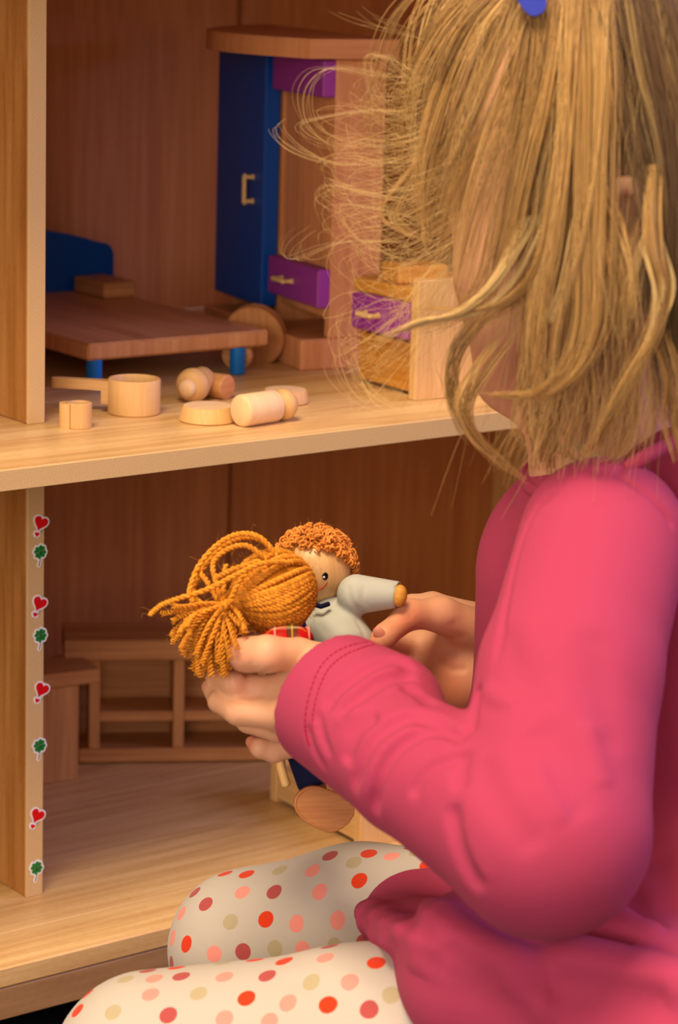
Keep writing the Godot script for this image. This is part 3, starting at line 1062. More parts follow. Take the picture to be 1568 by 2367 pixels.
func fuzz(b: MB, c: Vector3, r: float, cnt: int, col: Color, ln := 0.004) -> void:
	for i in cnt:
		var d := Vector3(rng.randfn(), rng.randfn(), rng.randfn()).normalized()
		var p := c + d * r
		var e := (d + Vector3(rng.randfn(), rng.randfn(), rng.randfn()) * 0.7).normalized()
		var s := Vector3(rng.randfn(), rng.randfn(), rng.randfn()) * ln * 0.3
		add_tube(b, PackedVector3Array([p, p + e * ln * 0.5 + s, p + e * ln + s * 0.4]), PackedFloat32Array([0.00006, 0.00005, 0.00004]), 3, col, false)

func _dolls() -> void:
	var hair_col := Color(0.72, 0.285, 0.035)
	# ---------------- girl doll, seen from behind, held by the near hand
	var g := thing("girl_doll", "cloth doll with long mustard yarn hair seen from behind, held in the nearer hand", "doll", eye(690, 1780, 1.08))
	var go := -g.position
	var c := eye(634, 1367, 1.068)
	part(g, "head", ball(Vector3.ONE * pxr(82, 1.068), 32), M.maple, c + go)
	part(g, "hair_cap", ball(Vector3.ONE * pxr(88, 1.068), 32), M.yarn_base, c + go)
	var b := MB.new()
	var pole := cdir(-0.86, -0.26, 0.44)
	var ua := pole.cross(Vector3.UP).normalized()
	var ub := pole.cross(ua)
	var gath := c + pole * pxr(128, 1.068)
	var r0 := pxr(92, 1.068)
	for k in 60:
		var f := TAU * k / 60.0 + rng.randf() * 0.06
		var w := rng.randf_range(-0.35, 0.35)
		var pts := PackedVector3Array([gath + (ua * cos(f) + ub * sin(f)) * 0.0024])
		for i in 12:
			var th := deg_to_rad(22.0 + 150.0 * i / 11.0)
			var ff := f + w * sin(th) * (0.5 + 0.5 * i / 11.0) + 0.35 * i / 11.0
			var rr := r0 * (1.0 + 0.035 * rng.randf()) * (1.0 if i else 1.06)
			pts.append(c + (pole * cos(th) + (ua * cos(ff) + ub * sin(ff)) * sin(th)) * rr)
		yarn(b, pts, 0.00135, hair_col * rng.randf_range(0.86, 1.16))
	# loose loops over the crown
	var ends := PackedVector3Array()
	for q in [[640, 1286, 1.062, 602, 1243, 1.06, 556, 1234, 1.06, 507, 1256, 1.058, 461, 1306, 1.055, 438, 1366, 1.052, 446, 1392, 1.05],
		[648, 1290, 1.066, 606, 1250, 1.066, 560, 1243, 1.064, 512, 1266, 1.063, 468, 1318, 1.06, 446, 1372, 1.058, 470, 1398, 1.056],
		[615, 1292, 1.058, 572, 1262, 1.056, 530, 1268, 1.055, 494, 1298, 1.053, 498, 1340, 1.05, 516, 1396, 1.048],
		[660, 1298, 1.054, 600, 1304, 1.048, 540, 1332, 1.045, 480, 1362, 1.044, 412, 1384, 1.044, 372, 1400, 1.045, 346, 1422, 1.046],
		[462, 1322, 1.056, 484, 1352, 1.052, 505, 1392, 1.050], [522, 1306, 1.054, 517, 1356, 1.05, 520, 1400, 1.048], [500, 1335, 1.05, 540, 1316, 1.048, 600, 1296, 1.05],
		[560, 1330, 1.046, 540, 1370, 1.045, 524, 1404, 1.045]]:
		ends.append_array(spline(path(q), 24))
		yarn(b, path(q), 0.00125, hair_col * rng.randf_range(0.9, 1.12))
	# the tuft below the gather
	var tips := [[385, 1408], [398, 1440], [402, 1466], [408, 1482], [420, 1502], [432, 1522], [444, 1540], [455, 1553], [468, 1563], [484, 1570], [498, 1572], [512, 1566], [526, 1556], [538, 1540], [550, 1516], [562, 1480], [566, 1458]]
	for k in 96:
		var tp: Array = tips[k % tips.size()]
		var dd := rng.randf_range(1.026, 1.075)
		var sh := rng.randf_range(0.7, 1.0) if k >= tips.size() else 1.0
		var tx: float = lerpf(520, tp[0] + rng.randf_range(-12, 12), sh)
		var ty: float = lerpf(1404, tp[1] + rng.randf_range(-12, 12), sh)
		var side := rng.randf_range(-16, 16)
		var pts := PackedVector3Array([eye(522 + rng.randf_range(-9, 9), 1400 + rng.randf_range(-8, 6), 1.047 + rng.randf_range(-0.003, 0.006)),
			eye(lerpf(520, tx, 0.5) + side, lerpf(1402, ty, 0.36) - 7, lerpf(1.045, dd, 0.4)), eye(lerpf(520, tx, 0.85) + side * 0.6, lerpf(1404, ty, 0.72), lerpf(1.045, dd, 0.8)), eye(tx, ty, dd)])
		ends.append_array(pts)
		yarn(b, pts, 0.00105, hair_col * rng.randf_range(0.8, 1.2), 0, 1.5)
	for k in 5:        # the tie
		var a := TAU * k / 5.0
		yarn(b, PackedVector3Array([eye(530 + 6 * cos(a), 1388, 1.040), eye(520, 1402 + 4 * sin(a), 1.034), eye(508, 1414, 1.040)]), 0.0011, hair_col, 8)
	var hair := part(g, "yarn_hair", b.mesh(), M.yarn, go)
	var fb := MB.new()
	fuzz(fb, c, r0 + 0.001, 260, hair_col * 0.8, 0.0045)
	for k in 420:
		fuzz(fb, ends[rng.randi() % ends.size()] + Vector3(rng.randfn(), rng.randfn(), rng.randfn()) * 0.0006, 0.0006, 1, hair_col * 0.8, 0.004)
	part(hair, "fuzz", fb.mesh(), M.yarn)
	# dress
	var f := Field.new()
	f.bone(eye(655, 1440, 1.088), eye(682, 1560, 1.09), pxr(50, 1.088), pxr(62, 1.09), 0.004)
	f.bone(eye(682, 1560, 1.09), eye(700, 1700, 1.088), pxr(62, 1.09), pxr(60, 1.088), 0.004)
	f.bone(eye(690, 1462, 1.075), eye(700, 1500, 1.08), pxr(26, 1.07), pxr(34, 1.07), 0.004)
	b = MB.new()
	nets(f, eye(670, 1570, 1.09) - Vector3.ONE * 0.045, eye(670, 1570, 1.09) + Vector3.ONE * 0.045, 0.0011, b)
	part(g, "dress", b.mesh(), M.denim, go)
	f = Field.new()
	f.bone(eye(697, 1700, 1.082), eye(734, 1800, 1.078), pxr(48, 1.08), pxr(50, 1.078), 0.004)
	f.cuts.append([eye(724, 1820, 1.078), cdir(0.31, -0.95, 0.15), 0.05])
	b = MB.new()
	nets(f, eye(715, 1760, 1.08) - Vector3.ONE * 0.03, eye(715, 1760, 1.08) + Vector3.ONE * 0.03, 0.0009, b)
	part(g, "skirt", b.mesh(), M.navy, go)
	var sl := part(g, "sleeve", ball(Vector3(pxr(62, 1.055), pxr(34, 1.055), pxr(30, 1.055)), 28), M.plaid, eye(664, 1478, 1.056) + go, Basis(cdir(0.98, 0.05, 0), CAM_UP, -CAM_FWD).orthonormalized())
	var ring := MB.new()
	var rp := PackedVector3Array()
	for i in 17:
		var a := TAU * i / 16.0
		rp.append(Vector3(0.0086 + 0.0006 * sin(a), 0.0014 + 0.0032 * cos(a), 0.0028 + 0.0026 * sin(a)))
	add_tube(ring, rp, PackedFloat32Array([0.0008]), 8)
	part(sl, "cuff", ring.mesh(), M.plaid)
	# legs and the big flat foot
	part(g, "leg", tube(path([648, 1745, 1.094, 650, 1775, 1.092, 662, 1815, 1.09]), [pxr(11, 1.09)], 12), M.maple, go)
	part(g, "leg", tube(path([730, 1790, 1.082, 742, 1830, 1.076, 750, 1856, 1.068]), [pxr(17, 1.08), pxr(16, 1.08)], 14), M.maple, go)
	part(g, "leg", tube(path([768, 1780, 1.098, 768, 1812, 1.096, 764, 1850, 1.094]), [pxr(9, 1.09)], 12), M.maple, go)
	var outline := PackedVector2Array()
	for q in [[680, 1859], [683, 1843], [692, 1831], [708, 1821], [722, 1817.5], [736, 1818], [765, 1828], [795, 1840], [811, 1850], [820, 1864], [819, 1884], [808, 1902], [792, 1915], [776, 1923], [762, 1925], [744, 1919], [720, 1907], [698, 1892], [685, 1876]]:
		outline.append(Vector2((q[0] - 752.0), (1868.0 - q[1])) * pxr(1.0, 1.06))
	var fo := part(g, "foot", prism(outline, -0.0045, 0.0, true), M.foot, eye(752, 1868, 1.062) + go, Basis(CAM_RIGHT, CAM_UP, -CAM_FWD).orthonormalized() * Basis(Vector3.UP, 0.12))
	part(fo, "rim", tube(_ring3(outline, -0.0003, -0.0004), [0.0006], 6), M.foot)

	# ---------------- boy doll with curly hair, held by the far hand
	var o := thing("boy_doll", "cloth doll with curly orange hair and a smiling wooden face, in a pale grey shirt", "doll", eye(790, 1500, 1.11))
	var oo := -o.position
	var hc := eye(727, 1313, 1.116)
	var hr := pxr(86, 1.116)
	var head := part(o, "head", ball(Vector3.ONE * hr, 48), M.face, hc + oo)
	# eye, mouth, cheeks: painted marks, slightly proud of the wood
	var p := on_ball(hc, hr, 752, 1332)
	var n := (p - hc).normalized()
	var eb := Basis(n.cross(CAM_UP).normalized() * -1.0, n.cross(n.cross(CAM_UP).normalized() * -1.0), n).orthonormalized()
	var ey := part(head, "eye", ball(Vector3(pxr(7.5, 1.1), pxr(9, 1.1), 0.0003), 20), M.ink, p - hc, eb)
	var p3 := on_ball(hc, hr, 749, 1334)
	part(head, "eye_glint", ball(Vector3(0.00055, 0.00055, 0.0003), 12), M.white, p3 + (p3 - hc).normalized() * 0.0002 - hc, eb)
	var p4 := on_ball(hc, hr, 691, 1340)
	part(head, "eye", ball(Vector3(pxr(7.5, 1.1), pxr(9, 1.1), 0.0003), 20), M.ink, p4 - hc, eb)
	var mp := PackedVector3Array()
	for q in [[728, 1362], [738, 1363], [747, 1359], [754, 1352], [757, 1346]]:
		mp.append(on_ball(hc, hr, q[0], q[1]) - hc)
	part(head, "mouth", tube(mp, [0.00018, 0.00026, 0.00026, 0.0002, 0.00012], 6), M.lip)
	# curls
	b = MB.new()
	var crown := cdir(0.2, 0.9, -0.39)
	var curl := Color(0.66, 0.245, 0.05)
	var placed := 0
	for k in 3000:
		if placed > 620:
			break
		var d := Vector3(rng.randfn(), rng.randfn(), rng.randfn()).normalized()
		var lim := 0.12 + 0.06 * sin(k * 1.7)
		if d.dot(crown) < lim:
			continue
		placed += 1
		var t := d.cross(Vector3(rng.randfn(), rng.randfn(), rng.randfn())).normalized()
		var s := d.cross(t)
		var lift := hr + rng.randf_range(0.0002, 0.0026)
		var cr := rng.randf_range(0.0009, 0.0016)
		var pts := PackedVector3Array()
		var turn := rng.randf() * TAU
		for i in 12:
			var a := turn + i * 0.62
			pts.append(hc + d * (lift + cr * 0.75 * cos(a)) + t * cr * sin(a) + s * (i - 6) * 0.00024)
		add_tube(b, pts, PackedFloat32Array([0.00055]), 5, curl * rng.randf_range(0.75, 1.3))
	var under := MB.new()
	for i in 21:                 # the mesh cap the curls are sewn to
		for j in 41:
			var th := 1.40 * i / 20.0
			var ph := TAU * j / 40.0
			var e1 := crown.cross(Vector3.RIGHT).normalized()
			var e2 := crown.cross(e1)
			var d := crown * cos(th) + (e1 * cos(ph) + e2 * sin(ph)) * sin(th)
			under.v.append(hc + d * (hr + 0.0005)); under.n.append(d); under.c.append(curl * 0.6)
	for i in 20:
		for j in 40:
			var q := i * 41 + j
			under.tri(q, q + 1, q + 41); under.tri(q + 1, q + 42, q + 41)
	var ch := part(o, "curly_hair", b.mesh(), M.yarn, oo)
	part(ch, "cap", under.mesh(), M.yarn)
	var fz := MB.new()
	for k in 260:
		var d := (crown + Vector3(rng.randfn(), rng.randfn(), rng.randfn()) * 0.55).normalized()
		fuzz(fz, hc + d * (hr + 0.0018), 0.0002, 1, curl, 0.0035)
	part(ch, "fuzz", fz.mesh(), M.yarn)
	# shirt: body and sleeve
	f = Field.new()
	f.bone(eye(757, 1402, 1.113), eye(776, 1490, 1.108), pxr(34, 1.11), pxr(86, 1.108), 0.003)
	f.bone(eye(776, 1490, 1.108), eye(822, 1560, 1.112), pxr(86, 1.108), pxr(86, 1.112), 0.003)
	f.bone(eye(826, 1374, 1.104), eye(918, 1374, 1.103), pxr(47, 1.104), pxr(31, 1.103), 0.004)
	f.cuts.append([eye(921, 1374, 1.103), cdir(0.94, -0.12, 0.25), 0.02])
	f.holes.append([eye(917, 1374, 1.103), eye(950, 1376, 1.100) - eye(917, 1374, 1.103), 1.0 / (eye(950, 1376, 1.100) - eye(917, 1374, 1.103)).length_squared(), pxr(25, 1.1)])
	for q in [[[808, 1345, 806, 1372, 822, 1402, 850, 1420], -0.0009, 0.0011], [[846, 1352, 838, 1380, 850, 1405], -0.0006, 0.0010], [[752, 1412, 775, 1438, 800, 1452], -0.0006, 0.0014], [[820, 1430, 838, 1456, 842, 1480], -0.0006, 0.0012], [[735, 1440, 758, 1466, 772, 1484], -0.0005, 0.0013]]:
		f.fold(_marched(f, q[0]), -q[1], q[2])
	b = MB.new()
	nets(f, eye(815, 1450, 1.108) - Vector3.ONE * 0.042, eye(815, 1450, 1.108) + Vector3.ONE * 0.042, 0.0009, b)
	part(o, "shirt", b.mesh(), M.shirt_grey, oo)
	part(o, "collar", tube(path([722, 1396, 1.10, 742, 1402, 1.097, 760, 1396, 1.10]), [pxr(6, 1.1)], 8), M.navy, oo)
	part(o, "hand", ball(Vector3(pxr(18, 1.1), pxr(26, 1.1), pxr(18, 1.1)), 24), M.ochre, eye(924, 1377, 1.100) + oo, Basis(Vector3.BACK, -0.1))

func _ring3(o: PackedVector2Array, z: float, inset: float) -> PackedVector3Array:
	var g := grow(o, inset)
	var p := PackedVector3Array()
	for q in g:
		p.append(Vector3(q.x, q.y, z))
	p.append(Vector3(g[0].x, g[0].y, z))
	return p

func _marched(f: Field, px: Array) -> PackedVector3Array:       # points of f's surface under these pixels
	var p := PackedVector3Array()
	for i in range(0, px.size(), 2):
		p.append(f.march(CAM_AT, (eye(px[i], px[i + 1], 1.0) - CAM_AT).normalized()))
	return spline(p, maxi(p.size() * 2, 4)) if p.size() > 1 else p

# ------------------------------------------------------------------ the child
func bone_px(f: Field, x0: float, y0: float, d0: float, x1: float, y1: float, d1: float, r0: float, r1: float, k := 0.004) -> void:
	f.bone(eye(x0, y0, d0), eye(x1, y1, d1), pxr(r0, d0), pxr(r1, d1), k)

func _bounds(p: PackedVector3Array, pad: float) -> AABB:
	var b := AABB(p[0], Vector3.ZERO)
	for q in p:
		b = b.expand(q)
	return b.grow(pad)

func _child() -> void:
	var o := thing("person", "blonde toddler in pink top and dotted leggings kneeling with a doll in each hand", "person", Vector3(eye(1400, 2300, 1.05).x, 0.0, eye(1400, 2300, 1.05).z))
	var oo := -o.position
	_body(o, oo)
	_top(o, oo)
	_leggings(o, oo)
	_hair(o, oo)

func _body(o: Node3D, oo: Vector3) -> void:
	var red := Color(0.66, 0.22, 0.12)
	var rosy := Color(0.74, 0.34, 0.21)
	for q in [[478, 1590, 1.07, 34, red], [582, 1720, 1.064, 30, red], [560, 1520, 1.03, 60, rosy], [640, 1540, 1.02, 60, rosy], [560, 1590, 1.04, 50, rosy], [870, 1485, 1.10, 60, red], [960, 1440, 1.10, 80, red], [1040, 1450, 1.11, 80, rosy], [1010, 1510, 1.12, 90, red], [1020, 1600, 1.12, 90, red], [960, 1520, 1.12, 70, red]]:  # far palm's reds: pinker skin, plus its shade put into the tint
		flush_and_shade.append([eye(q[0], q[1], q[2]), pxr(q[3], q[2]) * 1.3, q[4]])
	var b := MB.new()
	# near hand: back of the hand to the viewer, thumb on top, fingers curled round the doll
	var f := Field.new()
	bone_px(f, 760, 1560, 1.035, 642, 1590, 1.046, 55, 33, 0.008)
	bone_px(f, 770, 1620, 1.032, 632, 1648, 1.044, 58, 35, 0.008)
	bone_px(f, 775, 1665, 1.038, 645, 1684, 1.054, 52, 31, 0.008)
	bone_px(f, 775, 1690, 1.045, 690, 1718, 1.066, 46, 30, 0.008)
	bone_px(f, 770, 1545, 1.035, 690, 1512, 1.040, 48, 38, 0.008)
	bone_px(f, 790, 1620, 1.03, 960, 1780, 0.985, 92, 110, 0.01)
	bone_px(f, 688, 1511, 1.036, 618, 1512, 1.030, 36, 42, 0.003)      # thumb
	bone_px(f, 618, 1512, 1.030, 567, 1513, 1.038, 44, 42, 0.002)
	bone_px(f, 642, 1594, 1.048, 545, 1588, 1.051, 33, 31, 0.0014)     # index
	bone_px(f, 545, 1582, 1.048, 503, 1570, 1.064, 30, 26, 0.0016)
	bone_px(f, 503, 1570, 1.064, 505, 1548, 1.082, 25, 20, 0.0016)
	bone_px(f, 632, 1650, 1.044, 552, 1645, 1.046, 36, 33, 0.0022)     # middle
	bone_px(f, 552, 1645, 1.046, 506, 1622, 1.054, 31, 26, 0.0016)
	bone_px(f, 506, 1622, 1.054, 481, 1588, 1.068, 24, 16, 0.0012)
	bone_px(f, 645, 1686, 1.054, 574, 1668, 1.062, 30, 27, 0.0018)     # ring
	bone_px(f, 574, 1668, 1.062, 535, 1646, 1.078, 25, 22, 0.0014)
	bone_px(f, 535, 1646, 1.078, 530, 1622, 1.094, 21, 17, 0.0014)
	bone_px(f, 690, 1718, 1.066, 634, 1735, 1.064, 30, 28, 0.002)      # little finger
	bone_px(f, 634, 1735, 1.064, 602, 1729, 1.062, 27, 24, 0.0014)
	bone_px(f, 602, 1729, 1.062, 583, 1716, 1.066, 22, 16, 0.0012)
	for q in [[[530, 1560, 536, 1590, 530, 1610], 0.0004, 0.0007], [[545, 1556, 550, 1585], 0.0003, 0.0007], [[530, 1626, 538, 1648, 534, 1668], 0.0005, 0.0008], [[545, 1624, 552, 1650], 0.0003, 0.0007], [[612, 1606, 650, 1602, 676, 1606], 0.0007, 0.0022], [[530, 1550, 570, 1560, 610, 1556, 640, 1538], 0.0008, 0.0012], [[520, 1620, 560, 1624, 610, 1630], 0.0006, 0.0009], [[660, 1660, 690, 1650], 0.0005, 0.0025]]:
		f.fold(_marched(f, q[0]), q[1] * 1.6, q[2])
	var bb := _bounds(path([470, 1440, 1.03, 860, 1790, 1.09, 540, 1700, 1.10, 800, 1500, 1.01]), 0.012)
	nets(f, bb.position, bb.end, 0.0012, b, 1)
	# far hand: thumb over the boy doll's side, palm in shade
	f = Field.new()
	bone_px(f, 1095, 1455, 1.128, 1020, 1420, 1.118, 50, 40, 0.006)
	bone_px(f, 1020, 1420, 1.118, 948, 1420, 1.110, 38, 34, 0.004)
	bone_px(f, 948, 1420, 1.110, 890, 1470, 1.100, 33, 27, 0.003)
	bone_px(f, 890, 1470, 1.100, 876, 1484, 1.099, 26, 22, 0.003)
	bone_px(f, 1100, 1440, 1.150, 1000, 1398, 1.150, 46, 30, 0.004)
	bone_px(f, 1000, 1398, 1.150, 952, 1398, 1.150, 29, 24, 0.002)
	bone_px(f, 952, 1398, 1.150, 925, 1425, 1.146, 23, 19, 0.002)
	bone_px(f, 1110, 1500, 1.145, 1050, 1490, 1.143, 90, 75, 0.008)
	bone_px(f, 1060, 1530, 1.138, 960, 1500, 1.142, 62, 46, 0.005)
	bone_px(f, 960, 1500, 1.142, 900, 1490, 1.130, 36, 28, 0.002)
	bone_px(f, 1060, 1560, 1.138, 970, 1550, 1.142, 50, 42, 0.005)
	bone_px(f, 970, 1550, 1.142, 910, 1540, 1.130, 33, 27, 0.002)
	bone_px(f, 1060, 1590, 1.138, 985, 1595, 1.140, 44, 36, 0.005)
	bone_px(f, 985, 1595, 1.140, 930, 1585, 1.130, 29, 23, 0.002)
	bone_px(f, 1080, 1580, 1.135, 1260, 1600, 1.150, 70, 72, 0.008)
	for q in [[[1010, 1520, 1040, 1545, 1085, 1548], 0.0011, 0.0015], [[1000, 1475, 1050, 1478, 1085, 1465], 0.0008, 0.0022], [[1030, 1445, 1060, 1440], 0.0005, 0.0015], [[930, 1405, 945, 1418, 955, 1435], 0.00035, 0.0008]]:
		f.fold(_marched(f, q[0]), q[1], q[2])
	bb = _bounds(path([850, 1370, 1.09, 1130, 1660, 1.165, 850, 1600, 1.16, 1130, 1370, 1.10]), 0.01)
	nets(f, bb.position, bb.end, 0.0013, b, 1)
	# head, neck and ear; the face looks away, towards the dolls
	f = Field.new()
	var hb := Basis(cdir(1, 0.12, 0.25), cdir(-0.12, 1, 0.0), cdir(-0.25, 0, 1)).orthonormalized()
	f.ellipsoid(eye(1440, 300, 1.03), hb, Vector3(0.074, 0.082, 0.069), 0.02)
	bone_px(f, 1330, 520, 1.03, 1230, 800, 1.035, 270, 120, 0.03)
	bone_px(f, 1230, 800, 1.035, 1170, 880, 1.05, 95, 62, 0.02)
	bone_px(f, 1180, 640, 1.01, 1200, 700, 1.01, 130, 130, 0.02)            # cheek
	var hc := eye(1400, 420, 1.035)
	var fwd := cdir(-0.80, -0.22, -0.56)
	var face := []
	for hgt in [-0.004, -0.030, -0.047, -0.053]:
		face.append(f.march(hc + hb.y * hgt + fwd * 0.75, -fwd))
	f.bone(face[0] - fwd * 0.003, face[1] + fwd * 0.004, 0.0055, 0.0075, 0.01)          # nose
	var lip := fwd.cross(hb.y).normalized() * 0.009
	f.bone(face[2] - lip - fwd * 0.005, face[2] + lip - fwd * 0.005, 0.0058, 0.0058, 0.006)
	f.bone(face[3] - lip * 0.8 - fwd * 0.006, face[3] + lip * 0.8 - fwd * 0.006, 0.0062, 0.0062, 0.004)
	bone_px(f, 1390, 780, 1.05, 1385, 1160, 1.06, 180, 160, 0.02)
	var er := path([1418, 500, 0.955, 1416, 450, 0.950, 1440, 424, 0.948, 1470, 428, 0.947, 1490, 465, 0.946, 1492, 530, 0.948, 1470, 590, 0.953, 1436, 630, 0.962])
	for i in er.size() - 1:
		f.bone(er[i], er[i + 1], pxr(17, 0.95), pxr(17, 0.95), 0.003)
	bone_px(f, 1450, 480, 0.968, 1445, 590, 0.972, 36, 34, 0.006)
	bb = _bounds(path([960, -120, 1.0, 1860, 1180, 1.0]), 0.02)
	var lo := Vector3.ONE * 9.0
	var hi := -lo
	for q in [[1440, 300, 1.03, 0.088], [1190, 850, 1.04, 0.03], [1410, 1160, 1.06, 0.04], [1020, 560, 1.11, 0.03], [1080, 600, 1.12, 0.03], [1450, 500, 0.955, 0.02]]:
		var cc := eye(q[0], q[1], q[2])
		var rr: float = q[3]
		lo = lo.min(cc - Vector3.ONE * rr)
		hi = hi.max(cc + Vector3.ONE * rr)
	nets(f, lo, hi, 0.0026, b, 1)
	head_field = f
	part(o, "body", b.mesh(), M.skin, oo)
	# nail of the far thumb
	f = Field.new()
	for s in [-1.0, 1.0]:
		var fd: Vector3 = fwd.rotated(hb.y, 0.42 * s)
		var hit := head_field.march(hc + fd * 0.75, -fd)
		part(o, "eye", ball(Vector3.ONE * 0.0085, 20), M.white, hit - fd * 0.0068 + oo)
	part(o, "fingernail", ball(Vector3(pxr(14, 1.1), pxr(19, 1.1), 0.0012), 24), M.nail, eye(878, 1466, 1.0955) + oo, Basis(cdir(0.75, 0.55, 0.25), cdir(-0.6, 0.75, 0.15), cdir(-0.1, 0.25, 0.96)).orthonormalized())

var head_field: Field

func _top(o: Node3D, oo: Vector3) -> void:
	var f := Field.new()
	# trunk
	bone_px(f, 1400, 1330, 1.095, 1420, 1700, 1.11, 300, 330, 0.03)
	bone_px(f, 1640, 1350, 1.05, 1680, 1900, 1.10, 330, 400, 0.03)
	bone_px(f, 1450, 1900, 1.11, 1450, 2250, 1.09, 360, 420, 0.03)
	bone_px(f, 1330, 1215, 1.055, 1620, 1118, 1.03, 105, 138, 0.02)
	bone_px(f, 1238, 1128, 1.066, 1310, 1160, 1.02, 34, 60, 0.01)
	# skirt of the top over the lap
	bone_px(f, 935, 2135, 1.10, 985, 2200, 1.035, 95, 110, 0.012)
	bone_px(f, 985, 2200, 1.035, 1131, 2253, 0.985, 110, 180, 0.012)
	bone_px(f, 1131, 2253, 0.985, 1600, 2440, 0.96, 180, 300, 0.02)
	bone_px(f, 1000, 2130, 1.11, 1350, 2200, 1.05, 110, 280, 0.02)
	bone_px(f, 1350, 2260, 1.02, 1700, 2200, 1.02, 200, 260, 0.02)
	# far sleeve
	bone_px(f, 1320, 1280, 1.165, 1330, 1640, 1.165, 120, 105, 0.02)
	bone_px(f, 1330, 1640, 1.16, 1120, 1590, 1.14, 105, 84, 0.008)
	var s := Field.new()
	# near arm
	bone_px(s, 1395, 1250, 0.985, 1318, 1560, 0.952, 195, 208, 0.010)
	bone_px(s, 1318, 1560, 0.952, 1262, 1925, 0.925, 208, 240, 0.006)
	bone_px(s, 1262, 1925, 0.925, 960, 1775, 0.962, 240, 158, 0.004)
	bone_px(s, 960, 1775, 0.962, 700, 1580, 1.030, 158, 148, 0.004)
	bone_px(s, 890, 1648, 0.990, 800, 1600, 1.006, 142, 132, 0.006)
	# soft rolls of cloth across the lap
	for q in [[[846, 2112, 900, 2146, 960, 2182, 1040, 2222, 1140, 2268, 1260, 2326], 0.0075], [[1290, 2232, 1400, 2256, 1568, 2290], 0.0110], [[1000, 2110, 1060, 2170, 1150, 2226, 1230, 2250], 0.0080], [[1380, 2130, 1430, 2145, 1500, 2165], 0.0070]]:
		var roll := _marched(f, q[0])
		var rr: float = q[1]
		for i in roll.size() - 1:
			f.bone(roll[i] + CAM_FWD * rr * 0.35, roll[i + 1] + CAM_FWD * rr * 0.35, rr * (0.7 if i == 0 else 1.0), rr, 0.004)
	var ax := (eye(700, 1580, 1.030) - eye(960, 1775, 0.962)).normalized()
	s.cuts.append([eye(762, 1622, 1.012), ax, 0.055])
	s.holes.append([eye(790, 1645, 1.006), ax * 0.05, 1.0 / 0.0025, pxr(128, 1.01)])
	var valley := [
		[[752, 1660, 768, 1612, 819, 1568, 882, 1532, 921, 1529, 970, 1562], 0.0020, 0.0024], [[778, 1672, 796, 1640, 835, 1610, 889, 1571, 968, 1566], 0.0022, 0.0026],
		[[800, 1772, 812, 1721, 828, 1686, 880, 1650], 0.0019, 0.0036], [[818, 1835, 828, 1785, 847, 1736, 870, 1705, 914, 1673, 959, 1660, 1007, 1673, 1051, 1690], 0.0023, 0.0024],
		[[868, 1890, 874, 1822, 889, 1775, 917, 1736, 959, 1705, 1007, 1692, 1048, 1698, 1082, 1718], 0.0024, 0.0021], [[950, 1850, 975, 1800, 1010, 1770, 1080, 1748], 0.0014, 0.0022],
		[[734, 1640, 746, 1700, 768, 1752], 0.0009, 0.0017], [[708, 1672, 728, 1736, 756, 1782], 0.0008, 0.0018],
		[[920, 1588, 960, 1600, 1000, 1634], 0.0017, 0.0024], 
		[[1046, 1850, 1054, 1925, 1072, 1985, 1120, 2065], 0.0016, 0.0032], [[1100, 1750, 1140, 1830, 1190, 1900, 1250, 1980], 0.0009, 0.005], [[1076, 1735, 1066, 1780, 1066, 1830], 0.0012, 0.003], [[1160, 1440, 1200, 1560, 1270, 1650], 0.0007, 0.005],
		[[1106, 1580, 1096, 1640, 1084, 1700], 0.0022, 0.0024], [[1230, 1670, 1290, 1790, 1350, 1910], 0.0007, 0.007], [[1375, 1440, 1390, 1600, 1425, 1760], 0.0006, 0.006],
		[[1306, 1127, 1243, 1173, 1202, 1260, 1176, 1370, 1162, 1450, 1140, 1560], 0.0013, 0.0013], [[1422, 1098, 1497, 1144, 1560, 1225], 0.0012, 0.0012], [[1416, 1112, 1460, 1070, 1520, 1030], 0.0009, 0.0012]]
	for q in valley:
		s.fold(_marched(s, q[0]), q[1] * 2.1, q[2] * 1.25)
	for q in [[[1120, 1585, 1150, 1615, 1200, 1625], -0.0014, 0.003], [[1225, 1745, 1262, 1820, 1312, 1912], -0.0011, 0.004], [[1360, 1660, 1370, 1730, 1400, 1830], -0.0012, 0.005], [[772, 1668, 800, 1650, 835, 1640], -0.0010, 0.003]]:
		s.fold(_marched(s, q[0]), q[1] * 1.2, q[2])
	for q in [
		[[880, 2178, 931, 2198, 991, 2228, 1041, 2258, 1132, 2304, 1257, 2357], 0.0028, 0.0042], [[836, 2125, 862, 2146, 896, 2160], 0.0014, 0.0018], [[905, 2105, 960, 2150, 1010, 2180], 0.0010, 0.004], [[1020, 2180, 1080, 2230, 1170, 2280], 0.0020, 0.005],
		[[1270, 2258, 1383, 2284, 1480, 2305, 1568, 2322], 0.0034, 0.005], [[1365, 2160, 1410, 2168, 1460, 2184], 0.0024, 0.0030], [[1280, 2230, 1278, 2290, 1266, 2355], 0.0010, 0.0012], [[1430, 2010, 1470, 2090, 1490, 2150], 0.0022, 0.006], [[1500, 1960, 1540, 2050, 1568, 2120], 0.002, 0.006]]:
		f.fold(_marched(f, q[0]), q[1] * 1.7, q[2] * 1.15)
	var b := MB.new()
	var lo := Vector3.ONE * 9.0
	var hi := -lo
	for q in [[1400, 1330, 1.085, 0.062], [1640, 1900, 1.02, 0.075], [1420, 2250, 1.06, 0.08], [1600, 2420, 0.96, 0.06], [928, 2128, 1.105, 0.025], [1620, 1118, 1.03, 0.032], [1131, 2253, 0.985, 0.052], [960, 2190, 1.03, 0.04], [1230, 1300, 1.18, 0.03], [1120, 1590, 1.14, 0.02]]:
		var cc := eye(q[0], q[1], q[2])
		var rr: float = q[3]
		lo = lo.min(cc - Vector3.ONE * rr)
		hi = hi.max(cc + Vector3.ONE * rr)
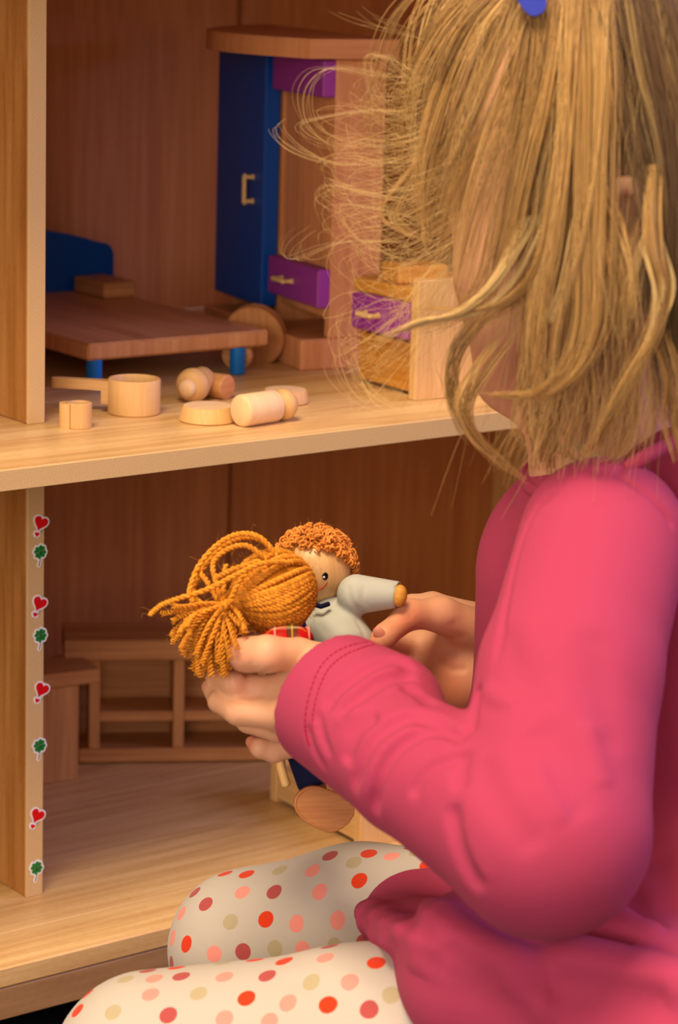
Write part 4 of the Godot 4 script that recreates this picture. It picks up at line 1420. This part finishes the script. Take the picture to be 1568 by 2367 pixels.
	nets(f, lo, hi, 0.0022, b)
	var sh := part(o, "pink_top", b.mesh(), M.jersey, oo)
	lo = Vector3.ONE * 9.0
	hi = -lo
	for q in [[1395, 1250, 0.985, 0.036], [1262, 1925, 0.925, 0.040], [960, 1775, 0.962, 0.028], [700, 1580, 1.03, 0.028]]:
		var cc := eye(q[0], q[1], q[2])
		var rr: float = q[3]
		lo = lo.min(cc - Vector3.ONE * rr)
		hi = hi.max(cc + Vector3.ONE * rr)
	b = MB.new()
	nets(s, lo, hi, 0.00115, b)
	part(sh, "sleeve", b.mesh(), M.jersey)
	# double row of stitches round the cuff
	var st := MB.new()
	for row in [[[850, 1484, 818, 1490, 775, 1508, 742, 1540, 722, 1585, 708, 1640, 706, 1690, 716, 1725], 26], [[866, 1490, 838, 1497, 795, 1516, 760, 1546, 738, 1592, 725, 1645, 722, 1695], 26]]:
		var line := _marched(s, row[0])
		var fine := spline(line, int(row[1]) * 3 + 1)
		for i in range(0, fine.size() - 2, 3):
			var up := (CAM_AT - fine[i]).normalized() * 0.0002
			add_tube(st, PackedVector3Array([fine[i] + up, fine[i + 1] + up * 1.5, fine[i + 2] + up]), PackedFloat32Array([0.00028]), 5)
	part(sh, "cuff_stitching", st.mesh(), M.thread)
	part(sh, "collar", tube(spline(path([1330, 1075, 1.125, 1262, 1066, 1.110, 1220, 1085, 1.080, 1225, 1126, 1.050, 1285, 1146, 1.015, 1380, 1118, 0.985, 1480, 1062, 0.975, 1560, 1020, 0.985]), 40), [pxr(17, 1.03)], 12), M.jersey)

func _leggings(o: Node3D, oo: Vector3) -> void:
	var legs := [
		[[575, 2195, 1.17, 830, 2165, 1.155, 188, 204], [840, 2165, 1.155, 1300, 2220, 1.10, 204, 260], [590, 2230, 1.19, 900, 2330, 1.22, 150, 120]],
		[[350, 2478, 1.05, 830, 2442, 1.03, 234, 244], [830, 2442, 1.03, 1300, 2420, 1.02, 244, 300], [350, 2520, 1.06, 800, 2660, 1.10, 180, 150]]]
	var dots := [
		[[570, 2020, 0], [647, 2011, 3], [723, 2012, 1], [818, 1993, 3], [763, 1977, 2], [672, 1983, 1], [853, 1972, 0], [560, 2062, 1], [634, 2061, 2], [739, 2061, 1], [831, 2035, 0], [475, 2089, 2], [533, 2131, 3], [615, 2125, 0], [686, 2135, 1], [781, 2127, 1], [430, 2182, 0], [495, 2205, 1], [562, 2200, 2], [636, 2193, 3], [774, 2190, 3], [700, 2196, 1], [840, 2185, 2], [856, 2100, 3]],
		[[178, 2335, 0], [261, 2339, 3], [348, 2298, 1], [419, 2256, 2], [389, 2346, 2], [459, 2296, 3], [519, 2257, 1], [657, 2221, 0], [618, 2255, 2], [570, 2307, 0], [519, 2355, 1], [666, 2318, 1], [719, 2268, 3], [758, 2321, 0], [809, 2269, 1], [852, 2331, 2], [623, 2362, 1], [752, 2213, 1], [905, 2300, 3], [870, 2225, 0]]]
	var inks := [Color(0.85, 0.24, 0.12), Color(0.92, 0.58, 0.54), Color(0.68, 0.31, 0.31), Color(0.70, 0.65, 0.53)]
	var nm := ["legging", "legging"]
	for li in 2:
		var f := Field.new()
		for q in legs[li]:
			bone_px(f, q[0], q[1], q[2], q[3], q[4], q[5], q[6], q[7], 0.012)
		if li == 1:
			f.fold(_marched(f, [640, 2262, 740, 2290, 830, 2330, 900, 2366]), 0.0014, 0.004)
			f.fold(_marched(f, [760, 2290, 830, 2310, 900, 2350]), 0.0010, 0.004)
		else:
			f.fold(_marched(f, [760, 2075, 820, 2085, 880, 2110]), 0.0008, 0.004)
		var q0: Array = legs[li][0]
		var a := eye(q0[0], q0[1], q0[2])
		var e := eye(q0[3], q0[4], q0[5])
		var axis := (a - e).normalized()              # towards the knee
		var refd := cdir(-0.1, 0.62, 0.78)
		refd = (refd - axis * refd.dot(axis)).normalized()
		var side := axis.cross(refd)
		var r := pxr(q0[6], q0[2])
		var lo := Vector3.ONE * 9.0
		var hi := -lo
		for q in legs[li]:
			for s in 2:
				var cc := eye(q[s * 3], q[s * 3 + 1], q[s * 3 + 2])
				var rr := pxr(q[6 + s], q[s * 3 + 2]) + 0.006
				lo = lo.min(cc - Vector3.ONE * rr)
				hi = hi.max(cc + Vector3.ONE * rr)
		lo.y = maxf(lo.y, 0.001)
		f.cuts.append([Vector3(0, 0.002, 0), Vector3.DOWN, 9.0])
		var b := MB.new()
		nets(f, lo, hi, 0.0028, b)
		b.uv.resize(b.v.size())
		for i in b.v.size():
			b.uv[i] = _leg_uv(b.v[i], a, axis, refd, side, r)
		# print
		var tw := 1100
		var th := 800
		var im := Image.create(tw, th, false, Image.FORMAT_RGB8)
		im.fill(Color(0.75, 0.715, 0.685))
		var spots := []
		for q in dots[li]:
			var p := f.march(CAM_AT, (eye(q[0], q[1], 1.0) - CAM_AT).normalized())
			spots.append([_leg_uv(p, a, axis, refd, side, r), int(q[2])])
		rng.seed = 77 + li
		for gy in 20:
			for gx in 26:
				var uv := Vector2((gx + 0.5 * (gy % 2)) / 25.0, gy / 19.0) + Vector2(rng.randf_range(-0.006, 0.006), rng.randf_range(-0.008, 0.008))
				var free := true
				for s in spots:
					var w: Vector2 = s[0]
					if ((w - uv) * Vector2(tw, th)).length() < 44.0:
						free = false
						break
				if free:
					spots.append([uv, rng.randi() % 4])
		for s in spots:
			var w: Vector2 = s[0]
			var c := w * Vector2(tw, th)
			var rad := 14.5
			var ink: Color = inks[s[1]]
			for y in range(maxi(0, int(c.y - rad - 2)), mini(th, int(c.y + rad + 3))):
				for x in range(maxi(0, int(c.x - rad - 2)), mini(tw, int(c.x + rad + 3))):
					var k := clampf(rad - Vector2(x + 0.5, y + 0.5).distance_to(c) + 0.5, 0.0, 1.0)
					if k > 0.0:
						im.set_pixel(x, y, im.get_pixel(x, y).lerp(ink, k))
		var m := mat(Color.WHITE, 0.9, 0.2)
		m.albedo_texture = ImageTexture.create_from_image(im)
		m.rim_enabled = true
		m.rim = 0.3
		part(o, nm[li], b.mesh(), m, oo)

func _leg_uv(p: Vector3, a: Vector3, axis: Vector3, refd: Vector3, side: Vector3, r: float) -> Vector2:
	var d := p - a
	var s := d.dot(axis)
	var rad := d - axis * s
	var phi := atan2(rad.dot(side), rad.dot(refd))
	var lat := 0.0
	var u := s
	if s > 0.0:
		lat = atan2(s, rad.length())
		u = lat * r
	var v := phi * r * cos(lat)
	return Vector2(clampf((u + 0.185) / 0.275, 0.0, 1.0), clampf((v + 0.10) / 0.20, 0.0, 1.0))

# ------------------------------------------------------------------ hair
func strand(b: MB, p: PackedVector3Array, r: float, col: Color) -> void:
	var cnt := p.size()
	var s := b.v.size()
	var u := Vector3(0.3, 0.2, 0.9)
	for i in cnt:
		var t := (p[mini(i + 1, cnt - 1)] - p[maxi(i - 1, 0)]).normalized()
		u = (u - t * u.dot(t)).normalized()
		var w := t.cross(u)
		var f := float(i) / (cnt - 1)
		var rr := r * (1.0 - 0.55 * f * f) * minf(1.0, 0.25 + f * 6.0)
		var d1 := u * -0.5 + w * 0.866
		var d2 := u * -0.5 - w * 0.866
		b.v.append(p[i] + u * rr); b.v.append(p[i] + d1 * rr); b.v.append(p[i] + d2 * rr)
		b.n.append(u); b.n.append(d1); b.n.append(d2)
		b.c.append(col); b.c.append(col); b.c.append(col)
	for i in cnt - 1:
		for k in 3:
			var q := s + i * 3 + k
			var q2 := s + i * 3 + (k + 1) % 3
			b.tri(q, q + 3, q2); b.tri(q2, q + 3, q2 + 3)

const GOLD := Color(0.53, 0.295, 0.095)
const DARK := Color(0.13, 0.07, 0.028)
const PALE := Color(0.80, 0.56, 0.24)

# a lock: strands round one guide; wide0..wide1 is the half width in pixels at root and tip
func lock(b: MB, g: Array, cnt: int, wide0: float, wide1: float, col: Color, vary: float, wave := 1.0, thick := 0.00016, deep := 0.6) -> void:
	var guide := path(g)
	var tuft := Vector3.ZERO
	var tilt := 0.0
	var tone0 := 0.5
	for k in cnt:
		if k % 13 == 0:
			tuft = Vector3(rng.randfn() * 0.55, rng.randfn() * 0.55, rng.randf() * TAU)
			tilt = rng.randfn() * 0.22
			tone0 = rng.randf()
		var x := tuft.x + rng.randfn() * 0.11
		var y := tuft.y + rng.randfn() * 0.11
		var sx := tilt + rng.randfn() * 0.10
		var pts := PackedVector3Array()
		var last := guide.size() - 1
		var ph := tuft.z + rng.randfn() * 0.4
		var reach := rng.randf_range(0.78, 1.0)
		for i in guide.size():
			var t := float(i) / last
			var w := lerpf(wide0, wide1, t) * 1.0 / FOC
			var wob := sin(ph + t * 5.0) * 8.0 / FOC * wave
			pts.append(guide[i] + CAM_RIGHT * ((x + sx * t) * w + wob) + CAM_FWD * (y * w * deep) + CAM_UP * (rng.randfn() * 0.2 * w * t))
		var q := spline(pts, maxi(guide.size() * 4, 10))
		if g[1] > 0.0:
			q = q.slice(int(q.size() * rng.randf() * rng.randf() * 0.45))
		if reach < 0.99:
			q = q.slice(0, maxi(4, int(q.size() * reach)))
		var tone := clampf(tone0 + rng.randfn() * 0.15, 0.0, 1.0)
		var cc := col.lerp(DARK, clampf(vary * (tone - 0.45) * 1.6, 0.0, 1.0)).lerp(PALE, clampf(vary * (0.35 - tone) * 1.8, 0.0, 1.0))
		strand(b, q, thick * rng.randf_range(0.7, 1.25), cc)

func _hair(o: Node3D, oo: Vector3) -> void:
	rng.seed = 4242
	var b := MB.new()
	# crown and back of the head: a thick layer that follows the skull
	for k in 1250:
		var x0 := rng.randf_range(1180, 1640)
		var x1 := lerpf(1430, x0, 1.25) + rng.randf_range(-40, 40)
		if x0 < 1400 and x1 < 1300:
			x1 = lerpf(x1, 1330, 0.4)
		var y1 := rng.randf_range(420, 760)
		if x1 > 1385 and x1 < 1510:
			y1 = rng.randf_range(300, 402)
		var pts := PackedVector3Array()
		for i in 9:
			var t := i / 8.0
			var y := lerpf(-160, y1, t)
			var x := lerpf(x0, x1, t) + sin(t * 4.0 + k) * 6.0
			var p := head_field.march(CAM_AT, (eye(x, y, 1.0) - CAM_AT).normalized())
			if (p - CAM_AT).dot(CAM_FWD) > 1.12:
				p = eye(x, y, 1.03)
			p += (CAM_AT - p).normalized() * (0.002 + 0.010 * rng.randf() * (0.4 + t))
			pts.append(p)
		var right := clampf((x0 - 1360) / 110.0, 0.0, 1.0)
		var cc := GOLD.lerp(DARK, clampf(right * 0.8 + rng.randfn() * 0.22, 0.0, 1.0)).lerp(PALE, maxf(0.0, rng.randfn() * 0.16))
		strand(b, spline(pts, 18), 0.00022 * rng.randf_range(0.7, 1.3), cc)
	# strands from the parting down over the side of the face
	lock(b, [1205, -60, 0.985, 1090, 60, 0.98, 1020, 200, 0.985, 990, 330, 1.0, 992, 450, 1.01], 130, 90, 60, GOLD, 0.9)
	lock(b, [1160, -60, 1.0, 1060, 40, 1.0, 1000, 160, 1.01, 965, 290, 1.02, 985, 420, 1.03], 100, 70, 70, GOLD, 1.0)
	lock(b, [1270, -60, 0.965, 1200, 120, 0.955, 1120, 300, 0.958, 1050, 450, 0.97, 1020, 620, 0.985], 95, 80, 75, GOLD, 0.7)
	lock(b, [1290, -60, 0.96, 1240, 160, 0.95, 1180, 360, 0.95, 1130, 560, 0.96, 1090, 760, 0.975], 130, 80, 75, GOLD, 0.7)
	lock(b, [1310, -60, 0.955, 1280, 200, 0.942, 1240, 420, 0.942, 1200, 620, 0.95, 1120, 720, 0.96, 1010, 760, 0.97], 110, 70, 55, GOLD, 0.6)
	lock(b, [1330, -60, 0.95, 1310, 200, 0.938, 1280, 420, 0.938, 1250, 600, 0.942, 1180, 690, 0.95, 1090, 715, 0.955, 950, 710, 0.97], 70, 40, 12, GOLD, 0.6)
	lock(b, [1230, 500, 0.945, 1160, 640, 0.95, 1080, 720, 0.955, 980, 745, 0.965, 880, 780, 0.98], 60, 40, 14, PALE, 0.6)
	lock(b, [1345, -60, 0.948, 1335, 180, 0.936, 1325, 380, 0.935, 1300, 560, 0.937, 1268, 690, 0.94, 1250, 800, 0.945, 1245, 930, 0.952], 130, 60, 40, GOLD, 0.6)
	lock(b, [1365, -60, 0.945, 1378, 180, 0.932, 1376, 380, 0.931, 1376, 580, 0.934, 1372, 740, 0.938, 1338, 840, 0.942, 1270, 905, 0.948, 1190, 915, 0.955, 1130, 908, 0.96], 180, 42, 24, GOLD, 0.55)
	lock(b, [1330, 480, 0.936, 1310, 600, 0.937, 1285, 700, 0.94, 1262, 745, 0.942, 1254, 700, 0.944], 46, 16, 9, PALE, 0.4)
	lock(b, [1040, -60, 1.02, 985, 70, 1.02, 962, 200, 1.02, 972, 330, 1.02, 1000, 440, 1.02], 130, 40, 34, GOLD.lerp(DARK, 0.25), 0.9)
	lock(b, [1110, -60, 1.01, 1040, 60, 1.01, 1000, 200, 1.015, 985, 340, 1.02, 1010, 480, 1.02], 150, 60, 44, GOLD, 0.9)
	lock(b, [1180, -60, 0.99, 1110, 120, 0.985, 1060, 280, 0.985, 1035, 430, 0.99, 1040, 600, 0.995], 120, 60, 50, GOLD, 0.8)
	# hooked wisp in front of the cheek
	lock(b, [1080, 240, 1.0, 1010, 340, 1.0, 950, 420, 1.0, 912, 470, 1.0, 908, 505, 1.0, 935, 530, 1.0, 985, 553, 1.0, 1032, 574, 1.0], 62, 26, 8, GOLD, 0.7)
	# the long bright lock behind the ear
	lock(b, [1512, 380, 0.935, 1506, 470, 0.928, 1510, 580, 0.925, 1528, 670, 0.928, 1510, 770, 0.932, 1462, 860, 0.938, 1420, 940, 0.944, 1386, 1010, 0.952, 1340, 1070, 0.965], 130, 26, 22, GOLD, 0.5)
	lock(b, [1500, 560, 0.924, 1532, 660, 0.926, 1520, 740, 0.930, 1480, 830, 0.936, 1440, 900, 0.942], 46, 16, 12, PALE, 0.3)
	# dark mass behind the ear
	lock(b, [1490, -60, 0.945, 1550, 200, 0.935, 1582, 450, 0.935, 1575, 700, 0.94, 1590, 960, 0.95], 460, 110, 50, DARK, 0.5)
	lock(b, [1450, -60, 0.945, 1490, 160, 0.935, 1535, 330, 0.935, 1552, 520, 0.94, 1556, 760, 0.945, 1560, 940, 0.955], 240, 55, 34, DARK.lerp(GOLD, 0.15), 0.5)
	lock(b, [1392, 440, 0.938, 1420, 540, 0.935, 1450, 640, 0.936, 1462, 760, 0.94], 90, 26, 20, GOLD, 0.6)
	lock(b, [1500, 500, 0.930, 1470, 590, 0.934, 1450, 700, 0.938, 1440, 800, 0.944], 60, 20, 20, GOLD.lerp(DARK, 0.3), 0.6)
	# under layers towards the neck
	lock(b, [1330, 520, 0.975, 1320, 700, 0.98, 1300, 850, 0.985, 1285, 960, 0.99, 1300, 1065, 0.995], 60, 90, 50, GOLD.lerp(Color(0.5, 0.16, 0.04), 0.4), 0.8)
	lock(b, [1420, 560, 0.975, 1430, 720, 0.975, 1420, 880, 0.98, 1390, 1000, 0.985, 1370, 1075, 0.99], 70, 90, 70, GOLD.lerp(Color(0.42, 0.14, 0.04), 0.5), 0.8)
	lock(b, [1280, 820, 0.965, 1255, 900, 0.97, 1262, 980, 0.98, 1300, 1040, 0.985, 1360, 1075, 0.985], 60, 16, 12, GOLD, 0.5)
	lock(b, [1300, 820, 0.965, 1280, 900, 0.97, 1290, 970, 0.98, 1330, 1030, 0.985, 1400, 1070, 0.98], 50, 14, 12, PALE, 0.5)
	lock(b, [1180, 760, 0.965, 1110, 860, 0.965, 1075, 940, 0.97, 1100, 1010, 0.975, 1160, 1070, 0.98, 1215, 1118, 0.985], 70, 50, 14, GOLD, 0.6)
	lock(b, [1140, 700, 0.97, 1060, 800, 0.97, 1040, 900, 0.975, 1070, 990, 0.98, 1120, 1045, 0.985], 60, 60, 26, GOLD, 0.7)
	lock(b, [1520, 760, 0.94, 1555, 880, 0.945, 1560, 980, 0.955, 1590, 1090, 0.96], 80, 30, 20, GOLD, 0.6)
	for q in [[1430, 700, 1420, 1000, 1360, 1090], [1470, 650, 1480, 960, 1440, 1075], [1510, 700, 1520, 930, 1500, 1050], [1550, 700, 1560, 900, 1560, 1015], [1380, 650, 1360, 930, 1320, 1085]]:
		lock(b, [q[0], q[1], 0.968, q[0] - 6, (q[1] + q[3]) * 0.5, 0.966, q[2], q[3], 0.967, q[4], q[5], 0.972], 34, 46, 44, GOLD.lerp(Color(0.46, 0.17, 0.04), 0.35), 0.8)
	lock(b, [1300, 640, 0.985, 1272, 860, 0.985, 1256, 980, 0.988, 1276, 1060, 0.995], 120, 44, 30, GOLD.lerp(Color(0.42, 0.14, 0.04), 0.55), 0.8)  # reddish shade at the neck put into the hair colour
	lock(b, [1250, 640, 0.985, 1225, 800, 0.985, 1228, 930, 0.988, 1262, 1040, 0.995], 70, 40, 30, GOLD.lerp(Color(0.42, 0.14, 0.04), 0.4), 0.8)
	lock(b, [1310, 780, 0.972, 1270, 930, 0.972, 1250, 1020, 0.978, 1240, 1100, 0.985], 80, 40, 24, GOLD.lerp(Color(0.42, 0.14, 0.04), 0.4), 0.8)
	lock(b, [1350, 780, 0.972, 1310, 930, 0.97, 1290, 1030, 0.975, 1300, 1110, 0.985], 90, 44, 30, GOLD.lerp(Color(0.42, 0.14, 0.04), 0.3), 0.8)
	# loose hairs over everything, and uneven ends
	for k in 300:
		var x := rng.randf_range(1080, 1568)
		var y := rng.randf_range(-40, 700)
		var d := 0.925 + 0.05 * absf(x - 1420.0) / 340.0 + rng.randf_range(-0.008, 0.01)
		var bend := rng.randf_range(-90, 60) - (60.0 if x < 1300 else 0.0)
		var ln := rng.randf_range(220, 520)
		var pts := PackedVector3Array()
		for i in 6:
			var t := i / 5.0
			pts.append(eye(x + bend * t * t + sin(t * 5.0 + k) * 14.0, y + ln * t, d + 0.02 * t * t))
		strand(b, spline(pts, 16), rng.randf_range(0.00005, 0.00011), GOLD.lerp(PALE, rng.randf() * 0.8).lerp(DARK, 0.35 * rng.randf()))
	for k in 260:
		var x := rng.randf_range(1210, 1520)
		var y := rng.randf_range(800, 900)
		var d := 0.955 + rng.randf_range(-0.012, 0.015)
		var pts := PackedVector3Array()
		var a := rng.randf_range(-1.0, 0.7)
		for i in 5:
			var t := i / 4.0
			pts.append(eye(x + (60.0 * a - 30.0) * t * t + sin(t * 4.0 + k) * 10.0, y + rng.randf_range(170, 230) * t, d + 0.012 * t))
		strand(b, spline(pts, 12), rng.randf_range(0.00005, 0.0001), GOLD.lerp(PALE, rng.randf() * 0.6))
	var h := part(o, "hair", b.mesh(), M.hair, oo)
	# flyaway hairs in front of the face
	var w := MB.new()
	for k in 340:
		var y0 := rng.randf_range(150, 640)
		var x0 := rng.randf_range(985, 1060)
		var d := rng.randf_range(0.985, 1.06)
		var reach := rng.randf_range(60, 300) * (0.55 + 0.45 * sin(clampf((y0 - 120) / 520.0, 0.0, 1.0) * PI))
		var drop := rng.randf_range(-60, 130)
		var pts := PackedVector3Array([eye(x0 + 60, y0 - 60, d)])
		var back := rng.randf() < 0.55
		pts.append(eye(x0 - reach * 0.35, y0 + drop * 0.2, d))
		pts.append(eye(x0 - reach * 0.75, y0 + drop * 0.35 + rng.randf_range(-25, 25), d + rng.randf_range(-0.01, 0.01)))
		pts.append(eye(x0 - reach, y0 + drop * 0.7, d + rng.randf_range(-0.02, 0.02)))
		if back:
			pts.append(eye(x0 - reach * 0.85, y0 + drop + rng.randf_range(15, 60), d))
			pts.append(eye(x0 - reach * 0.35, y0 + drop + rng.randf_range(40, 120), d))
		strand(w, spline(pts, 18), rng.randf_range(0.00004, 0.000075), PALE.lerp(GOLD, rng.randf() * 0.6))
	for k in 90:       # wisps that hang from the temple and curl low in front of the little cabinet
		var x := rng.randf_range(815, 980)
		var y := rng.randf_range(700, 920)
		var a := rng.randf() * TAU
		var r := rng.randf_range(20, 70)
		var d := rng.randf_range(0.985, 1.02)
		var pts := PackedVector3Array([eye(1060 + rng.randf_range(-20, 40), 560 + rng.randf_range(-60, 60), 0.985), eye(lerpf(1050, x, 0.5) + rng.randf_range(-30, 30), lerpf(620, y, 0.55), 0.99)])
		for i in 5:
			pts.append(eye(x + r * cos(a + i * 0.7), y + r * 0.7 * sin(a + i * 0.7), d + i * 0.002))
		strand(w, spline(pts, 20), rng.randf_range(0.00004, 0.00007), GOLD.lerp(PALE, rng.randf()))
	for q in [[1010, 190, 1.0, 900, 180, 1.0, 760, 155, 1.01, 700, 190, 1.01, 690, 250, 1.01, 720, 300, 1.01, 790, 330, 1.0, 900, 335, 1.0, 990, 300, 1.0],
		[1000, 290, 1.0, 880, 255, 1.0, 740, 275, 1.0, 712, 290, 1.0, 740, 320, 1.0, 830, 340, 1.0, 960, 310, 1.0], [1000, 360, 1.0, 800, 380, 1.0, 690, 350, 1.01, 645, 300, 1.01, 660, 265, 1.01],
		[1000, 470, 1.0, 850, 450, 1.0, 770, 430, 1.0, 740, 440, 1.0, 760, 470, 1.0, 900, 540, 1.0, 1010, 590, 1.0], [1000, 520, 1.0, 860, 480, 1.0, 780, 480, 1.0, 830, 560, 1.0, 930, 600, 1.0, 1010, 590, 1.0],
		[960, 560, 1.0, 800, 560, 1.0, 690, 600, 1.01, 680, 560, 1.01, 750, 500, 1.01], [1100, 900, 0.97, 940, 930, 0.98, 850, 920, 0.99, 800, 840, 1.0, 790, 740, 1.0, 830, 680, 1.0],
		[1090, 960, 0.97, 900, 950, 0.98, 820, 880, 0.99, 800, 800, 1.0], [1040, 100, 1.0, 900, 60, 1.0, 800, 20, 1.0], [1010, 230, 1.0, 920, 150, 1.0, 850, 130, 1.0, 880, 220, 1.0, 960, 250, 1.0]]:
		for k in 7:
			lock(w, q, 1, 22, 44, PALE, 0.5, 2.2, 0.00006, 1.0)
	var lw := part(o, "flyaway_hair", w.mesh(), M.hair, oo)
	# hair clip
	var cl := PackedVector2Array()
	for i in 28:
		var a := TAU * i / 28.0
		cl.append(Vector2(0.0054 * signf(cos(a)) * pow(absf(cos(a)), 0.7), 0.014 * signf(sin(a)) * pow(absf(sin(a)), 0.8)))
	var cp := part(o, "hair_clip", prism(cl, -0.0011, 0.0011, true), M.clip, eye(1214, -48, 0.945) + oo, Basis(cdir(0.93, 0.36, 0.1), cdir(-0.36, 0.93, 0.0), cdir(-0.1, 0.0, 1.0)).orthonormalized())
	cp.set_meta("label", "blue plastic hair clip")
